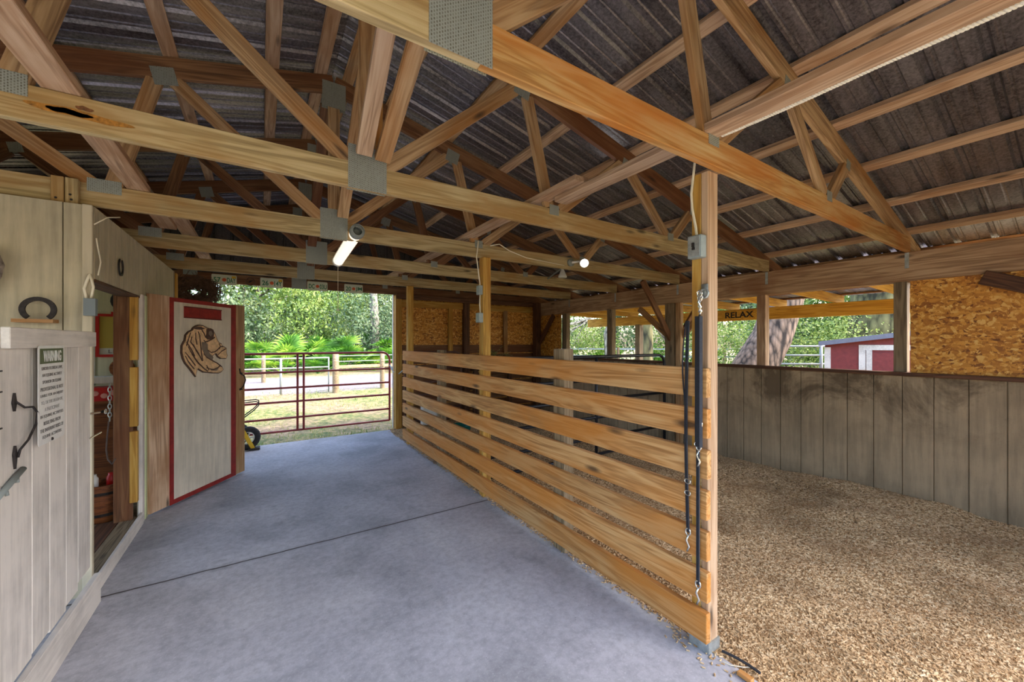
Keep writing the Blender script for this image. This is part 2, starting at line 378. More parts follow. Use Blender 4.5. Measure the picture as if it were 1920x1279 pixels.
class MB:
    def __init__(s): s.v = []; s.f = []; s.mi = []
    def add(s, vs, fs, mi=0):
        b = len(s.v); s.v += [tuple(q) for q in vs]; s.f += [tuple(b+i for i in f) for f in fs]; s.mi += [mi]*len(fs); return s
    def box(s, c, size, R=None, mi=0):
        x, y, z = [q/2 for q in size]
        vs = [Vector((a*x, b*y, d*z)) for a in (-1, 1) for b in (-1, 1) for d in (-1, 1)]
        if R is not None: vs = [R @ q for q in vs]
        vs = [q+Vector(c) for q in vs]
        return s.add(vs, [(0, 1, 3, 2), (4, 6, 7, 5), (0, 4, 5, 1), (2, 3, 7, 6), (0, 2, 6, 4), (1, 5, 7, 3)], mi)
    def span(s, a, b, mi=0):
        return s.box([(a[i]+b[i])/2 for i in range(3)], [abs(b[i]-a[i]) for i in range(3)], None, mi)
    def bar(s, p0, p1, w, t, up=(0, 0, 1), mi=0):
        M, L = frame(p0, p1, up)
        vs = [M @ Vector((a, b, d)) for a in (0, L) for b in (-t/2, t/2) for d in (-w/2, w/2)]
        return s.add(vs, [(0, 1, 3, 2), (4, 6, 7, 5), (0, 4, 5, 1), (2, 3, 7, 6), (0, 2, 6, 4), (1, 5, 7, 3)], mi)
    def tube(s, pts, r, n=8, closed=False, mi=0, caps=True):
        pts = [Vector(p) for p in pts]; N = len(pts); rs = r if isinstance(r, (list, tuple)) else [r]*N
        ref = None; base = len(s.v); rings = []
        for i, p in enumerate(pts):
            a = pts[(i-1) % N] if (closed or i > 0) else p; b = pts[(i+1) % N] if (closed or i < N-1) else p
            d = (b-a).normalized() if (b-a).length > 1e-9 else Vector((0, 0, 1))
            if ref is None:
                ref = Vector((0, 0, 1)) if abs(d.z) < .9 else Vector((1, 0, 0))
            u = (ref - d*ref.dot(d)); u.normalize(); w = d.cross(u); ref = u
            rings.append([p + (u*math.cos(2*PI*k/n) + w*math.sin(2*PI*k/n))*rs[i] for k in range(n)])
        vs = [q for rg in rings for q in rg]; fs = []
        for i in range(N if closed else N-1):
            j = (i+1) % N
            for k in range(n): fs.append((i*n+k, i*n+(k+1) % n, j*n+(k+1) % n, j*n+k))
        if caps and not closed: fs += [tuple(range(n))[::-1], tuple((N-1)*n+k for k in range(n))]
        return s.add(vs, fs, mi)
    def prism(s, poly, M, h, mi=0):
        n = len(poly); vs = [M @ Vector((x, y, 0)) for x, y in poly] + [M @ Vector((x, y, h)) for x, y in poly]
        return s.add(vs, [tuple(range(n))[::-1], tuple(range(n, 2*n))] + [(i, (i+1) % n, n+(i+1) % n, n+i) for i in range(n)], mi)
    def lathe(s, prof, c, n=20, axis=(0, 0, 1), mi=0):
        ax = Vector(axis).normalized(); u = ax.orthogonal().normalized(); w = ax.cross(u); c = Vector(c)
        vs = [c + ax*z + (u*math.cos(2*PI*k/n)+w*math.sin(2*PI*k/n))*r for r, z in prof for k in range(n)]
        fs = [(i*n+k, i*n+(k+1) % n, (i+1)*n+(k+1) % n, (i+1)*n+k) for i in range(len(prof)-1) for k in range(n)]
        return s.add(vs, fs, mi)
    def mesh(s, off=(0, 0, 0), smooth=False):
        me = bpy.data.meshes.new('m'); o = Vector(off); me.from_pydata([Vector(q)-o for q in s.v], [], s.f)
        bm = bmesh.new(); bm.from_mesh(me); bmesh.ops.recalc_face_normals(bm, faces=bm.faces); bm.to_mesh(me); bm.free()
        if smooth: me.polygons.foreach_set('use_smooth', [True]*len(me.polygons))
        if any(s.mi): me.polygons.foreach_set('material_index', s.mi)
        return me
    def build(s, name, mat, parent=None, off=None, smooth=False, label=None, cat=None, group=None, kind=None):
        if off is None:
            a = np.array(s.v); off = (a.min(0)+a.max(0))/2; off = (off[0], off[1], a[:, 2].min())
        o = put(name, s.mesh(off, smooth), mat, Matrix.Translation(off), parent)
        return tag(o, label, cat, group, kind)
def text_obj(name, body, M, w, h, mat, parent, depth=.0012, font_bold=False):
    cu = bpy.data.curves.new('t', 'FONT'); cu.body = body; cu.align_x = 'CENTER'; cu.align_y = 'CENTER'; cu.size = 1; cu.extrude = .02
    if font_bold: cu.offset = .02
    to = bpy.data.objects.new('t', cu); me = bpy.data.meshes.new_from_object(to)
    bpy.data.objects.remove(to)
    n = len(me.vertices)
    if n == 0: return None
    a = np.zeros(n*3); me.vertices.foreach_get('co', a); a = a.reshape(-1, 3)
    mn, mx = a.min(0), a.max(0); a -= (mn+mx)/2; a *= np.array([w/(mx[0]-mn[0]), h/(mx[1]-mn[1]), depth/max(1e-6, mx[2]-mn[2])])
    me.vertices.foreach_set('co', a.ravel()); me.update(); me.materials.clear()
    return put(name, me, mat, M, parent)
def axes(o, x, y, z):
    M = Matrix.Identity(4)
    for i in range(3): M[i][0], M[i][1], M[i][2], M[i][3] = x[i], y[i], z[i], o[i]
    return M

# ================================================================ the shell
XR, XL, YF = 5.24, -.88, 7.12       # stall wall, tack room wall, far wall
RX = .51                            # ridge
TY = [1.07, 2.31, 3.53, 4.75, 5.97, 7.12]   # faces of the trusses
# floor slab
b = MB(); b.span((-4.3, -1.2, -.12), (1.93, 7.05, 0)); b.build('floor', M_CONC, off=(0, 0, 0), kind='structure')
# ground outside: big sheet with a hollow for the building
b = MB(); n = 60
gx = np.concatenate([np.linspace(-90, -6, 14), np.linspace(-4, 22, 40), np.linspace(26, 110, 16)]); gy = np.concatenate([np.linspace(-60, -4, 10), np.linspace(-2, 30, 44), np.linspace(34, 120, 14)])
vs = [(x, y, -.05 - .07*(1 if (-5 < x < 8 and -2 < y < 7) else 0) + .02*math.sin(x*1.3+y*.7)) for x in gx for y in gy]; m = len(gy)
b.add(vs, [(i*m+j, (i+1)*m+j, (i+1)*m+j+1, i*m+j+1) for i in range(len(gx)-1) for j in range(m-1)])
b.build('ground', M_GROUND, off=(0, 0, 0), smooth=True, kind='structure')

# ribbed metal roof: ribs run up the slope
def ribbed(name, x0, z0, x1, z1, y0, y1, mat, pitch=.229, rib=.019, flip=1, **kw):
    prof = []; y = y0
    while y < y1:
        for dy, h in ((0, 0), (.062, 0), (.069, .005), (.077, .005), (.084, 0), (.145, 0), (.152, .005), (.160, .005), (.167, 0), (.182, 0), (.194, rib), (.215, rib)):
            prof.append((min(y+dy, y1), h))
        y += pitch
    b = MB(); N = len(prof); sl = Vector((x1-x0, 0, z1-z0)).normalized(); nrm = Vector((-sl.z, 0, sl.x));
    if nrm.z < 0: nrm = -nrm
    vs = [Vector((x0, y, z0))+nrm*h for y, h in prof] + [Vector((x1, y, z1))+nrm*h for y, h in prof]
    b.add(vs, [(i, i+1, N+i+1, N+i) for i in range(N-1)])
    o = b.build(name, mat, off=(0, 0, 0), **kw)
    md = o.modifiers.new('s', 'SOLIDIFY'); md.thickness = .0012; return o
ZR = 3.80
def roofz(x): return ZR - .25*abs(x-RX)
ribbed('ceiling', RX, ZR+.042, 5.75, roofz(5.75)+.042, -.75, 7.45, M_ROOF, kind='structure')
ribbed('ceiling', RX, ZR+.042, -4.75, roofz(-4.75)+.042, -.75, 7.45, M_ROOF, kind='structure')

b = MB()
for s_ in (-1, 1): b.add([(RX, -.8, ZR+.071), (RX, 7.5, ZR+.071), (RX+s_*.22, 7.5, ZR+.066-.055), (RX+s_*.22, -.8, ZR+.066-.055)], [(0, 1, 2, 3)])
b.build('ceiling', M_ROOF, off=(0, 0, 0), kind='structure')
board('trim_6', (5.71, -.75, 2.485), (5.71, 7.4, 2.485), .11, .03, W_HEAD, kind='structure')
# purlins
k = 0
px_r = [.62, .98, 1.54, 2.17, 2.77, 3.40, 4.0, 4.62, 5.24]
names_r = ['highest, beside the ridge', 'second down from the ridge', 'third down from the ridge', 'fourth down from the ridge', 'fifth down from the ridge', 'fourth up from the eave', 'third up from the eave', 'second up from the eave', 'lowest, right above the header beam']
for x, nm in zip(px_r, names_r):
    z = roofz(x)+.021
    board('purlin', (x, -.7, z), (x, 7.4, z), .089, .038, W_PINK if x > 1.6 else W_TAN, up=(1, 0, -.25), label='pine purlin under the right roof slope, '+nm, cat='purlin', group='purlins on the right slope')
for i, x in enumerate([.41, .07, -.53, -1.13, -1.75, -2.36, -2.97, -3.58, -4.19]):
    nm = ['highest, beside the ridge', 'second down from the ridge', 'third down from the ridge', 'fourth down from the ridge', 'fifth down from the ridge', 'sixth down from the ridge', 'third up from the left eave', 'second up from the left eave', 'lowest at the left eave'][i]
    z = roofz(x)+.021
    board('purlin', (x, -.7, z), (x, 7.4, z), .089, .038, W_PINK, up=(1, 0, .25), label='pine purlin under the left roof slope, '+nm, cat='purlin', group='purlins on the left slope')

# plate material with tooth slots
def mk_plate():
    n = NT('truss_plate_steel'); v = n.coords(rnd=False)
    br = n.new('ShaderNodeTexBrick'); br.inputs['Scale'].default_value = 1; br.inputs['Brick Width'].default_value = .011; br.inputs['Row Height'].default_value = .0085
    br.inputs['Mortar Size'].default_value = .0024; br.inputs['Mortar Smooth'].default_value = .2; br.offset = .5
    mp = n.new('ShaderNodeMapping'); mp.inputs['Rotation'].default_value = (PI/2, 0, 0); n.link(v, mp.inputs['Vector'])
    sx = n.new('ShaderNodeSeparateXYZ'); cb = n.new('ShaderNodeCombineXYZ'); n.link(v, sx.inputs[0]); n.link(sx.outputs[2], cb.inputs[0]); n.link(sx.outputs[0], cb.inputs[1]); n.link(cb.outputs[0], br.inputs['Vector'])
    br.inputs['Color1'].default_value = lin((112, 108, 96)); br.inputs['Color2'].default_value = lin((146, 150, 140)); br.inputs['Mortar'].default_value = lin((172, 178, 170))
    nz = n.noise(v, 40, 4, .7); col = n.mix(n.math('MULTIPLY', nz, .35), br.outputs['Color'], lin((96, 92, 82)))
    n.bump(br.outputs['Fac'], .5, .003)
    return n.set(col, .5, .35)
M_TPL = mk_plate()

ORD = ['nearest', 'second', 'third', 'fourth', 'fifth', 'farthest']
def truss(i, Y):
    T = .038; yc = Y+T/2
    lab = ['nearest roof truss, bottom chord stained bright orange, carrying a big steel plate', 'second roof truss from the camera, pale chord with a resinous knot at left',
           'third roof truss, behind the tube light', 'fourth roof truss, just past the tube light', 'fifth roof truss, one before the gable', 'farthest roof truss over the licence plates at the aisle opening'][i]
    t = thing('roof_truss', lab, 'roof truss', (RX, yc, 2.44), 'roof trusses')
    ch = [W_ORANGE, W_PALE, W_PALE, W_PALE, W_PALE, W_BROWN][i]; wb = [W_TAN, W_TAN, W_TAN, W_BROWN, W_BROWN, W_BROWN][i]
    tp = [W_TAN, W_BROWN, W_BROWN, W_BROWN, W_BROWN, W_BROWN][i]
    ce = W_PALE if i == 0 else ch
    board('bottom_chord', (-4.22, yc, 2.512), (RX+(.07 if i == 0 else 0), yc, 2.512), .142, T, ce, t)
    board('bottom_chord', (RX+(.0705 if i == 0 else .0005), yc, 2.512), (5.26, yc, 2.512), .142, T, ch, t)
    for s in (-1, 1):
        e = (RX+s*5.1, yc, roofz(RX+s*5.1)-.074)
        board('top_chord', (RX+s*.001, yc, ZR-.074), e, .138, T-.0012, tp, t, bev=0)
    def web(a, bb, w=.089, m=wb): board('web', (RX+a[0], yc, a[1]), (RX+bb[0], yc, bb[1]), w, T-.0024, m, t, bev=.002)
    lo = 2.583; hi = lambda d: ZR-.25*abs(d)-.148
    board('king_post', (RX, yc, lo), (RX, yc, hi(0)-.0), .089, T-.0024, wb, t, up=(1, 0, 0))
    for s in (-1, 1):
        web((s*.09, lo+.0), (s*1.02, hi(1.02)-.01)); web((s*1.12, hi(1.12)-.01), (s*1.32, lo+.01)); web((s*1.42, lo+.0), (s*2.12, hi(2.12)-.0))
        web((s*2.2, hi(2.2)-.0), (s*2.74, lo+.0)); web((s*2.84, lo+.0), (s*3.12, hi(3.12)-.0))
    def plate(dx, z, w, h, rot=0, nm='connector_plate'):
        for yy in (Y-.0012, Y+T+.0012):
            b = MB(); R = Matrix.Rotation(rot, 3, 'Y'); b.box((RX+dx, yy, z), (w, .002, h), R)
            b.build(nm, M_TPL, t, off=(RX+dx, yy, z))
    plate(0, 2.558, .21, .245); plate(0, ZR-.17, .18, .21)
    for s in (-1, 1):
        plate(s*1.07, hi(1.07)+.01, .13, .12, s*.25); plate(s*1.36, 2.575, .16 if s < 0 else .09, .085 if s < 0 else .075); plate(s*2.16, hi(2.16)+.015, .08, .08, s*.25)
        plate(s*2.79, 2.58, .085, .07); plate(s*3.14, hi(3.14)+.015, .07, .07, s*.25)
    if i == 1:
        for (cx, cz, a, h, m_) in ((-.655, 2.508, .13, .016, M_RESIN), (-.67, 2.509, .055, .011, M_KNOT), (-.62, 2.536, .022, .009, M_KNOT)):
            b = MB(); b.prism([(a*math.cos(q)*(1 if math.cos(q) < 0 else 1.5), h*math.sin(q)*(1+.25*math.sin(5*q))) for q in np.linspace(0, 2*PI, 21)[:-1]], axes((cx, Y-.0003, cz), (1, 0, -.03), (0, 0, 1), (0, -1, 0)), .0006); b.build('resin_knot', m_, t)
    return t
M_RESIN = plain('amber_resin', (150, 104, 44), .35, 0, .3, .2, 60); M_KNOT = plain('dark_knot', (104, 66, 34), .6, 0, .3, .3, 60)
for i, Y in enumerate(TY): truss(i, Y)

# runners lying on the bottom chords
def runner(x0, x1, y0, y1, z, mat, label, w=.115):
    board('runner_board', (x0, y0, z), (x1, y1, z), w, .038, mat, up=(1, 0, 0), label=label, cat='brace board', group='long boards tying the trusses')
runner(1.86, 1.84, -.7, 2.2, 2.605, W_PINK, 'pinkish runner board on the bottom chords above the fence, white rope along its edge')
runner(1.77, 1.77, 1.9, 7.1, 2.645, W_PINK, 'runner board on the bottom chords above the fence, farther piece')
runner(-.66, -.70, -.7, 4.6, 2.605, W_PINK, 'pinkish runner board on the bottom chords above the left wall')
runner(-.60, -.60, 4.2, 7.1, 2.645, W_PINK, 'runner board on the bottom chords at left, farther piece')
# diagonal braces at the ridge
for i, (ya, yb, dx, m, l) in enumerate([(2.27, 1.13, -.03, W_PINK, 'left board of the V bracing at the ridge before the second truss'), (2.29, .85, .075, W_TAN, 'right board of the V bracing at the ridge before the second truss'),
                                     (3.50, 2.40, .06, W_TAN, 'ridge bracing board between second and third truss'), (4.72, 3.62, -.05, W_BROWN, 'ridge bracing board between third and fourth truss'),
                                     (5.94, 4.84, .05, W_BROWN, 'ridge bracing board between fourth and fifth truss')]):
    board('ridge_brace', (RX+dx, ya, 2.62), (RX+dx+(.07 if i == 1 else 0), yb, 3.58), .085, .038, m, up=(1, 0, 0), label='diagonal '+l, cat='brace board', group='ridge bracing')
board('ridge_brace', (RX+.04, 2.365, 2.60), (RX+.04, 2.365, 3.5), .11, .03, W_ORANGE, up=(1, 0, 0), label='upright orange board behind the king post of the second truss', cat='brace board')

# header beam over the stall wall
hb = thing('header_beam', 'long double header beam carrying the trusses above the stall wall', 'beam', (XR+.06, -.75, 2.16))
board('beam_board', (XR+.019, -.75, 2.30), (XR+.019, 7.16, 2.30), .28, .038, W_HEAD, hb)
board('beam_board', (XR+.115, -.75, 2.30), (XR+.115, 7.16, 2.30), .28, .038, W_HEAD, hb)
for Y in TY[:5]:
    b = MB(); b.box((XR-.003, Y+.02, 2.36), (.003, .03, .15)); b.box((XR-.005, Y+.02, 2.33), (.004, .010, .010)); b.box((XR-.005, Y+.02, 2.38), (.004, .010, .010)); b.build('hurricane_strap', M_GALV, hb)
lb = board('header_beam', (-4.2, -.75, 2.30), (-4.2, 7.16, 2.30), .28, .09, W_HEAD, label='header beam along the left eave behind the tack room', cat='beam')

# stall wall panels with grooves (one panel sheet: structure)
def grooved(name, a, bb, z0, z1, step, mat, face, first=None, gap=.006, th=.016, kind='structure', parent=None, holes=None):
    """vertical grooved siding between plan points a and bb; the visible side is offset by face (unit normal)"""
    a, bb = Vector((a[0], a[1], 0)), Vector((bb[0], bb[1], 0)); d = (bb-a); L = d.length; d.normalize(); nrm = Vector((face[0], face[1], 0))
    ts = [0]; t = first if first is not None else step
    while t < L-.01: ts.append(t); t += step
    ts.append(L); b = MB()
    def seg(t0, t1, za, zb, off, thick):
        c = a+d*((t0+t1)/2)+nrm*off; R = Matrix(((d.x, -d.y, 0), (d.y, d.x, 0), (0, 0, 1)))
        b.box((c.x, c.y, (za+zb)/2), (t1-t0, thick, zb-za), R)
    def zones(t0, t1):
        zs = [(z0, z1)]
        for (h0, h1, hz) in (holes or []):
            if t0 < h1-.001 and t1 > h0+.001: zs = [(hz, z1)]
        return zs
    for i in range(len(ts)-1):
        for za, zb in zones(ts[i], ts[i+1]):
            seg(ts[i]+gap/2, ts[i+1]-gap/2, za, zb, -th/2, th)
            seg(ts[i], ts[i+1], za, zb, -th-.004, .008)
    return b.build(name, mat, parent, off=(0, 0, 0) if kind == 'structure' else None, kind=kind)
grooved('wall_right', (XR, -1.0), (XR, 7.12), -.05, 1.245, .2115, P_STALL, (-1, 0), first=.19+.24, gap=.008)
# framing behind and ledge on top
board('trim_1', (XR+.02, -1.0, 1.262), (XR+.02, 7.1, 1.262), .035, .12, W_DARK, kind='structure')
grooved('wall_right', (XR+.09, -1.0), (XR+.09, 7.12), -.05, 1.24, .2115, P_STALL, (1, 0))
# OSB infill panels above the ledge
b = MB(); b.span((XR+.02, -1.0, 1.28), (XR+.034, 1.07, 2.165)); b.build('wall_panel', M_OSB, label='orange strand board panel above the stall wall at the right edge', cat='panel')
b = MB(); b.span((XR+.02, 6.27, 1.28), (XR+.034, 7.1, 2.165)); b.build('wall_panel', M_OSB, label='strand board panel above the stall wall in the far corner', cat='panel')
board('brace_board', (XR-.02, .62, 2.13), (XR-.02, -.35, 1.70), .12, .038, W_DARK, label='dark diagonal brace across the strand board at the right edge', cat='brace board')
# uprights between ledge and header
def upright(y, w, t, m, lab, x=XR+.06, z0=1.28, z1=2.16, grp='uprights between stall wall and header'):
    return board('upright_post', (x, y, z0), (x, y, z1), w, t, m, up=(0, 1, 0), label=lab, cat='post', group=grp)
upright(1.14, .095, .10, W_GRAY, 'grey upright beside the strand board, nearest along the stall wall')
upright(2.40, .10, .10, W_HEAD, 'upright in front of the leaning tree trunk on the stall wall')
upright(4.92, .12, .10, W_GRAY, 'upright on the stall wall right of the far opening view')
upright(6.16, .14, .10, W_GRAY, 'upright on the stall wall beside the far strand board')
# braced big post
bp = thing('braced_post', 'stout post with four knee braces standing on the stall wall line', 'post', (XR-.02, 3.6, 0))
board('post_body', (XR-.078, 3.6, .02), (XR-.078, 3.6, 2.15), .15, .11, W_GRAY, bp, up=(0, 1, 0))
board('post_side_board', (XR-.078, 3.47, .02), (XR-.078, 3.47, 2.15), .08, .07, W_TAN, bp, up=(0, 1, 0))
board('knee_brace', (XR-.04, 3.62, 1.62), (XR-.04, 4.22, 2.12), .09, .038, W_TAN, bp)
board('knee_brace', (XR-.04, 3.5, 1.62), (XR-.04, 3.0, 2.10), .09, .038, W_TAN, bp)
board('knee_brace', (XR-.10, 3.6, 1.62), (XR-.74, 3.6, 2.44), .09, .038, W_BROWN, bp)
board('knee_brace', (XR-.0, 3.6, 1.52), (XR+.7, 3.6, 2.26), .09, .038, W_BROWN, bp)
# corner post far right
cp = thing('corner_post', 'dark corner post with a knee brace in the far corner of the stall', 'post', (XR-.06, 6.95, 0))
board('post_body', (XR-.07, 7.0, 0), (XR-.07, 7.0, 2.44), .13, .13, W_DARK, cp, up=(0, 1, 0))
board('knee_brace', (XR-.06, 6.92, 1.55), (XR-.06, 6.42, 2.14), .10, .038, W_DARK, cp)

# ---------------------------------------------------------------- far wall
# lower horizontal planks, then strand board with 2x4 framing
b = MB()
for k in range(8):
    z = .02+k*.19; b.span((2.16, YF+.03, z), (XR, YF+.05, z+.17))
b.build('wall_far', W_BROWN, kind='structure')
b = MB(); b.span((2.05, YF+.052, -.02), (XR+.1, YF+.064, 2.5)); b.build('wall_far', M_OSB, kind='structure', off=(2.05, YF+.05, 0))
fw = [(2.10, .11, .10, 0, W_POST, 'yellow jamb post on the right side of the aisle opening'), (3.47, .12, .10, 0, W_DARK, 'dark stud in the middle of the far strand board wall'),
      (3.14, .09, .05, 1.35, W_POST, 'short yellow stud on the far strand board, left of the dark stud'), (4.42, .09, .05, 1.35, W_TAN, 'short stud on the far strand board, right of the dark stud')]
for x, w, t, z0, m, l in fw:
    board('wall_stud', (x, YF-t/2+.03, z0), (x, YF-t/2+.03, 2.43 if z0 == 0 else 2.25), w, t, m, up=(1, 0, 0), label=l, cat='stud', group='studs of the far wall')
for x0, x1, l in ((2.16, 3.41, 'left'), (3.54, 5.1, 'right')):
    board('nailer_board', (x0, YF+.01, 2.29), (x1, YF+.01, 2.29), .12, .038, W_POST, label='yellow nailer along the top of the far strand board, %s bay' % l, cat='board', group='nailers on the far wall')
board('nailer_board', (2.05, YF-.06, 2.405), (XR, YF-.06, 2.405), .09, .038, W_DARK, label='dark board below the farthest truss over the stall', cat='board')
b = MB(); b.span((2.035, YF+.07, 0), (2.055, YF+.13, 2.44)); b.span((-.96, YF+.07, 0), (-.94, YF+.13, 2.44)); b.build('door_1', P_TRIM, kind='structure')
# gable siding above, grey metal with upright ribs
b = MB(); xs = np.arange(-4.7, 5.75, .229); YG = YF+.10
pr = []
for x in xs:
    for dx, h in ((0, 0), (.08, 0), (.085, .004), (.095, .004), (.1, 0), (.182, 0), (.194, .019), (.215, .019)): pr.append((x+dx, h))
N = len(pr); b.add([(x, YG+h, 2.45) for x, h in pr]+[(x, YG+h, max(2.46, roofz(x)+.05)) for x, h in pr], [(i, i+1, N+i+1, N+i) for i in range(N-1)])
b.build('wall_far', M_GABLE, kind='structure', off=(0, 0, 0))

# unseen end wall behind the camera, added to darken the stall at right
b = MB(); b.span((3.7, -1.02, -.05), (XR+.1, -1.0, 2.42)); b.build('wall_back_added', M_OSB, kind='structure', off=(3.7, -1.0, 0))
b = MB(); b.add([(-4.7, -.80, 2.45), (5.7, -.80, 2.45), (5.7, -.80, 2.52), (RX, -.80, ZR+.02), (-4.7, -.80, 2.52)], [(0, 1, 2, 3, 4)]); b.build('wall_back_added', M_GABLE, kind='structure', off=(0, 0, 0))  # unseen near gable, added to darken the ceiling and upper trusses
# ---------------------------------------------------------------- licence plates over the opening
PLT = [(-.46, '57  DAY'), (.135, '26  14Y'), (.775, 'DC  03U'), (1.335, '20  JM')]
for i, (x, s) in enumerate(PLT):
    y = TY[5]-.012
    p = thing('licence_plate', ['white licence plate with green figures on the beam, first from the left', 'licence plate left of the middle truss plate, second from the left', 'licence plate right of the middle truss plate, third from the left', 'licence plate nearest the right jamb'][i], 'licence plate', (x, y, 2.42), 'licence plates on the beam')
    b = MB(); poly = []
    w, h, r = .15, .074, .015
    for cx, cy, a0 in ((w-r, h-r, 0), (-w+r, h-r, 90), (-w+r, -h+r, 180), (w-r, -h+r, 270)):
        for a in (0, 30, 60, 90): poly.append((cx+r*math.cos(math.radians(a0+a)), cy+r*math.sin(math.radians(a0+a))))
    M = axes((x, y, 2.492), (1, 0, 0), (0, 0, 1), (0, -1, 0)); b.prism(poly, M, .002); b.build('plate_sheet', M_PLATE, p)
    a, c = s.split()
    text_obj('figures', a, axes((x-.085, y-.003, 2.487), (1, 0, 0), (0, 0, 1), (0, -1, 0)), .085, .075, M_PGREEN, p, font_bold=True)
    text_obj('figures', c, axes((x+.085, y-.003, 2.487), (1, 0, 0), (0, 0, 1), (0, -1, 0)), .105, .075, M_PGREEN, p, font_bold=True)
    b = MB(); b.lathe([(0, .004), (.02, .0035), (.026, .002), (.026, 0)], (x, y-.002, 2.49), 14, (0, -1, 0)); b.build('orange_emblem', M_PORANGE, p)
    if i < 2:
        b = MB(); b.box((x+.115, y-.0025, 2.535), (.05, .002, .035)); b.build('yellow_sticker', M_YELLOW, p)
# ring with a bird cut-out, between the first two plates
b = MB(); b.tube([(-.14+.055*math.cos(a), TY[5]-.015, 2.49+.055*math.sin(a)) for a in np.linspace(0, 2*PI, 25)[:-1]], .006, 6, True)
b.build('ring_ornament', M_TWIG, label='small brown ring ornament on the beam between the first two licence plates', cat='ornament')
b = MB(); b.prism([(-.03, -.02), (0, -.01), (.03, .02), (.035, .028), (.015, .02), (-.01, .012)], axes((-.14, TY[5]-.006, 2.49), (1, 0, 0), (0, 0, 1), (0, -1, 0)), .01)
b.build('bird_cutout', M_IRON, label='dark bird cut-out inside the ring ornament on the beam', cat='ornament')

# ---------------------------------------------------------------- tack room (left)
# near partition facing the camera
grooved('wall_left', (-4.2, 3.45), (-.885, 3.45), 0, 2.42, .61, P_BEIGE, (0, -1), first=3.19-.61*5, gap=.006, th=.02)
# aisle wall with the doorway: lintel over y 3.47..4.55
grooved('wall_left', (XL, 3.47), (XL, 6.08), 0, 2.42, .087, P_BEIGE, (1, 0), gap=.010, th=.02, holes=[(0.02, 1.085, 1.97)])
board('trim_2', (XL-.022, 3.44, 0), (XL-.022, 3.44, 2.42), .045, .026, P_BEIGEB, up=(1, 0, 0), kind='structure')
# wall continues to the far opening
b = MB(); b.span((-1.0, 6.55, 0), (-.96, YF+.1, 2.42)); b.build('wall_left', P_TRIM, kind='structure', off=(0, 0, 0))
for y, m, l in ((6.14, W_GRAY, 'grey post closing the tack room wall at its far corner'), (6.36, W_POST, 'narrow yellowish post just beyond the tack room corner')):
    board('wall_post', (-.93, y, 0), (-.93, y, 2.43), .09, .09, m, up=(0, 1, 0), label=l, cat='post', group='posts beyond the tack room')
# inside: back wall with window, side, floor, ceiling
b = MB(); yb = 6.05
b.span((-1.53, yb, 0), (-.92, yb+.03, 2.4)); b.span((-4.2, yb, 0), (-2.4, yb+.03, 2.4)); b.span((-2.4, yb, 0), (-1.53, yb+.03, 1.1)); b.span((-2.4, yb, 2.0), (-1.53, yb+.03, 2.4))
b.build('wall_left', P_INT, kind='structure', off=(0, 0, 0))
def mk_glass():
    n = NT('window_glass'); n.b.inputs['Transmission Weight'].default_value = 1; n.b.inputs['IOR'].default_value = 1.02
    return n.set((.95, 1, 1, 1), .02)
b = MB(); b.span((-2.4, yb+.012, 1.1), (-1.53, yb+.016, 2.0)); wg = b.build('window_1', mk_glass(), kind='structure')
b = MB()
for a, c in (((-2.4, 1.1), (-2.36, 2.0)), ((-1.565, 1.1), (-1.53, 2.0)), ((-2.4, 1.1), (-1.53, 1.14)), ((-2.4, 1.96), (-1.53, 2.0)), ((-2.4, 1.53), (-1.53, 1.56))): b.span((a[0], yb-.01, a[1]), (c[0], yb+.035, c[1]))
b.build('window_frame', P_TRIM, wg)
b = MB(); b.span((-4.2, 3.47, 2.40), (-.93, 6.05, 2.42)); b.build('ceiling', P_INT, kind='structure', off=(0, 0, 0))
b = MB(); b.span((-4.2, 3.50, -.02), (-.93, 6.05, .045)); b.build('floor', W_GRAY, kind='structure', off=(0, 0, 0))
sill = thing('door_sill', 'worn doorway sill with a white front edge below the tack room doorway', 'sill', (XL-.03, 3.5, 0))
board('front_edge', (XL+.012, 3.30, .05), (XL+.012, 4.56, .05), .10, .02, P_BOARD, sill)
board('tread_board', (XL-.055, 3.5, .062), (XL-.055, 4.54, .062), .03, .12, W_GRAY, sill)
board('tread_board', (XL-.19, 3.5, .062), (XL-.19, 4.54, .062), .025, .14, W_DARK, sill)
# doorway frame: wide jamb at far side
dj = thing('door_jamb', 'rough wooden jamb on the far side of the tack room doorway', 'door frame', (XL-.06, 4.55, 0))
board('jamb_board', (-.972, 4.50, .06), (-.972, 4.50, 1.98), .115, .038, W_BROWN, dj, up=(1, 0, 0))
for z0, z1 in ((.22, .82), (.86, 1.36), (1.42, 1.96)):
    board('stop_strip', (-.905, 4.495, z0), (-.905, 4.495, z1), .05, .045, W_POST, dj, up=(1, 0, 0))
board('trim_3', (XL+.0, 4.60, 0), (XL+.0, 4.60, 1.985), .03, .07, P_BOARD, up=(1, 0, 0), kind='structure')
board('trim_4', (XL+.008, 4.70, 0), (XL+.008, 4.70, 1.985), .02, .085, P_GREENISH, up=(1, 0, 0), kind='structure')
# lintel underside board
board('trim_5', (XL-.06, 3.49, 1.96), (XL-.06, 4.55, 1.96), .02, .12, W_DARK, kind='structure')

sb2 = thing('splice_block', 'short pale wood block with three screws on the third truss above the beige partition', 'wood block', (-1.02, 3.50, 2.42))
for x in (-1.045, -.985): board('block_piece', (x, 3.505, 2.425), (x, 3.505, 2.585), .055, .04, W_PALE, sb2, up=(1, 0, 0))
b = MB()
for x, z in ((-1.05, 2.45), (-.99, 2.48), (-.985, 2.45)): b.lathe([(0, .003), (.006, .003), (.007, 0)], (x, 3.484, z), 8, (0, -1, 0))
b.build('screws', M_IRON, sb2)
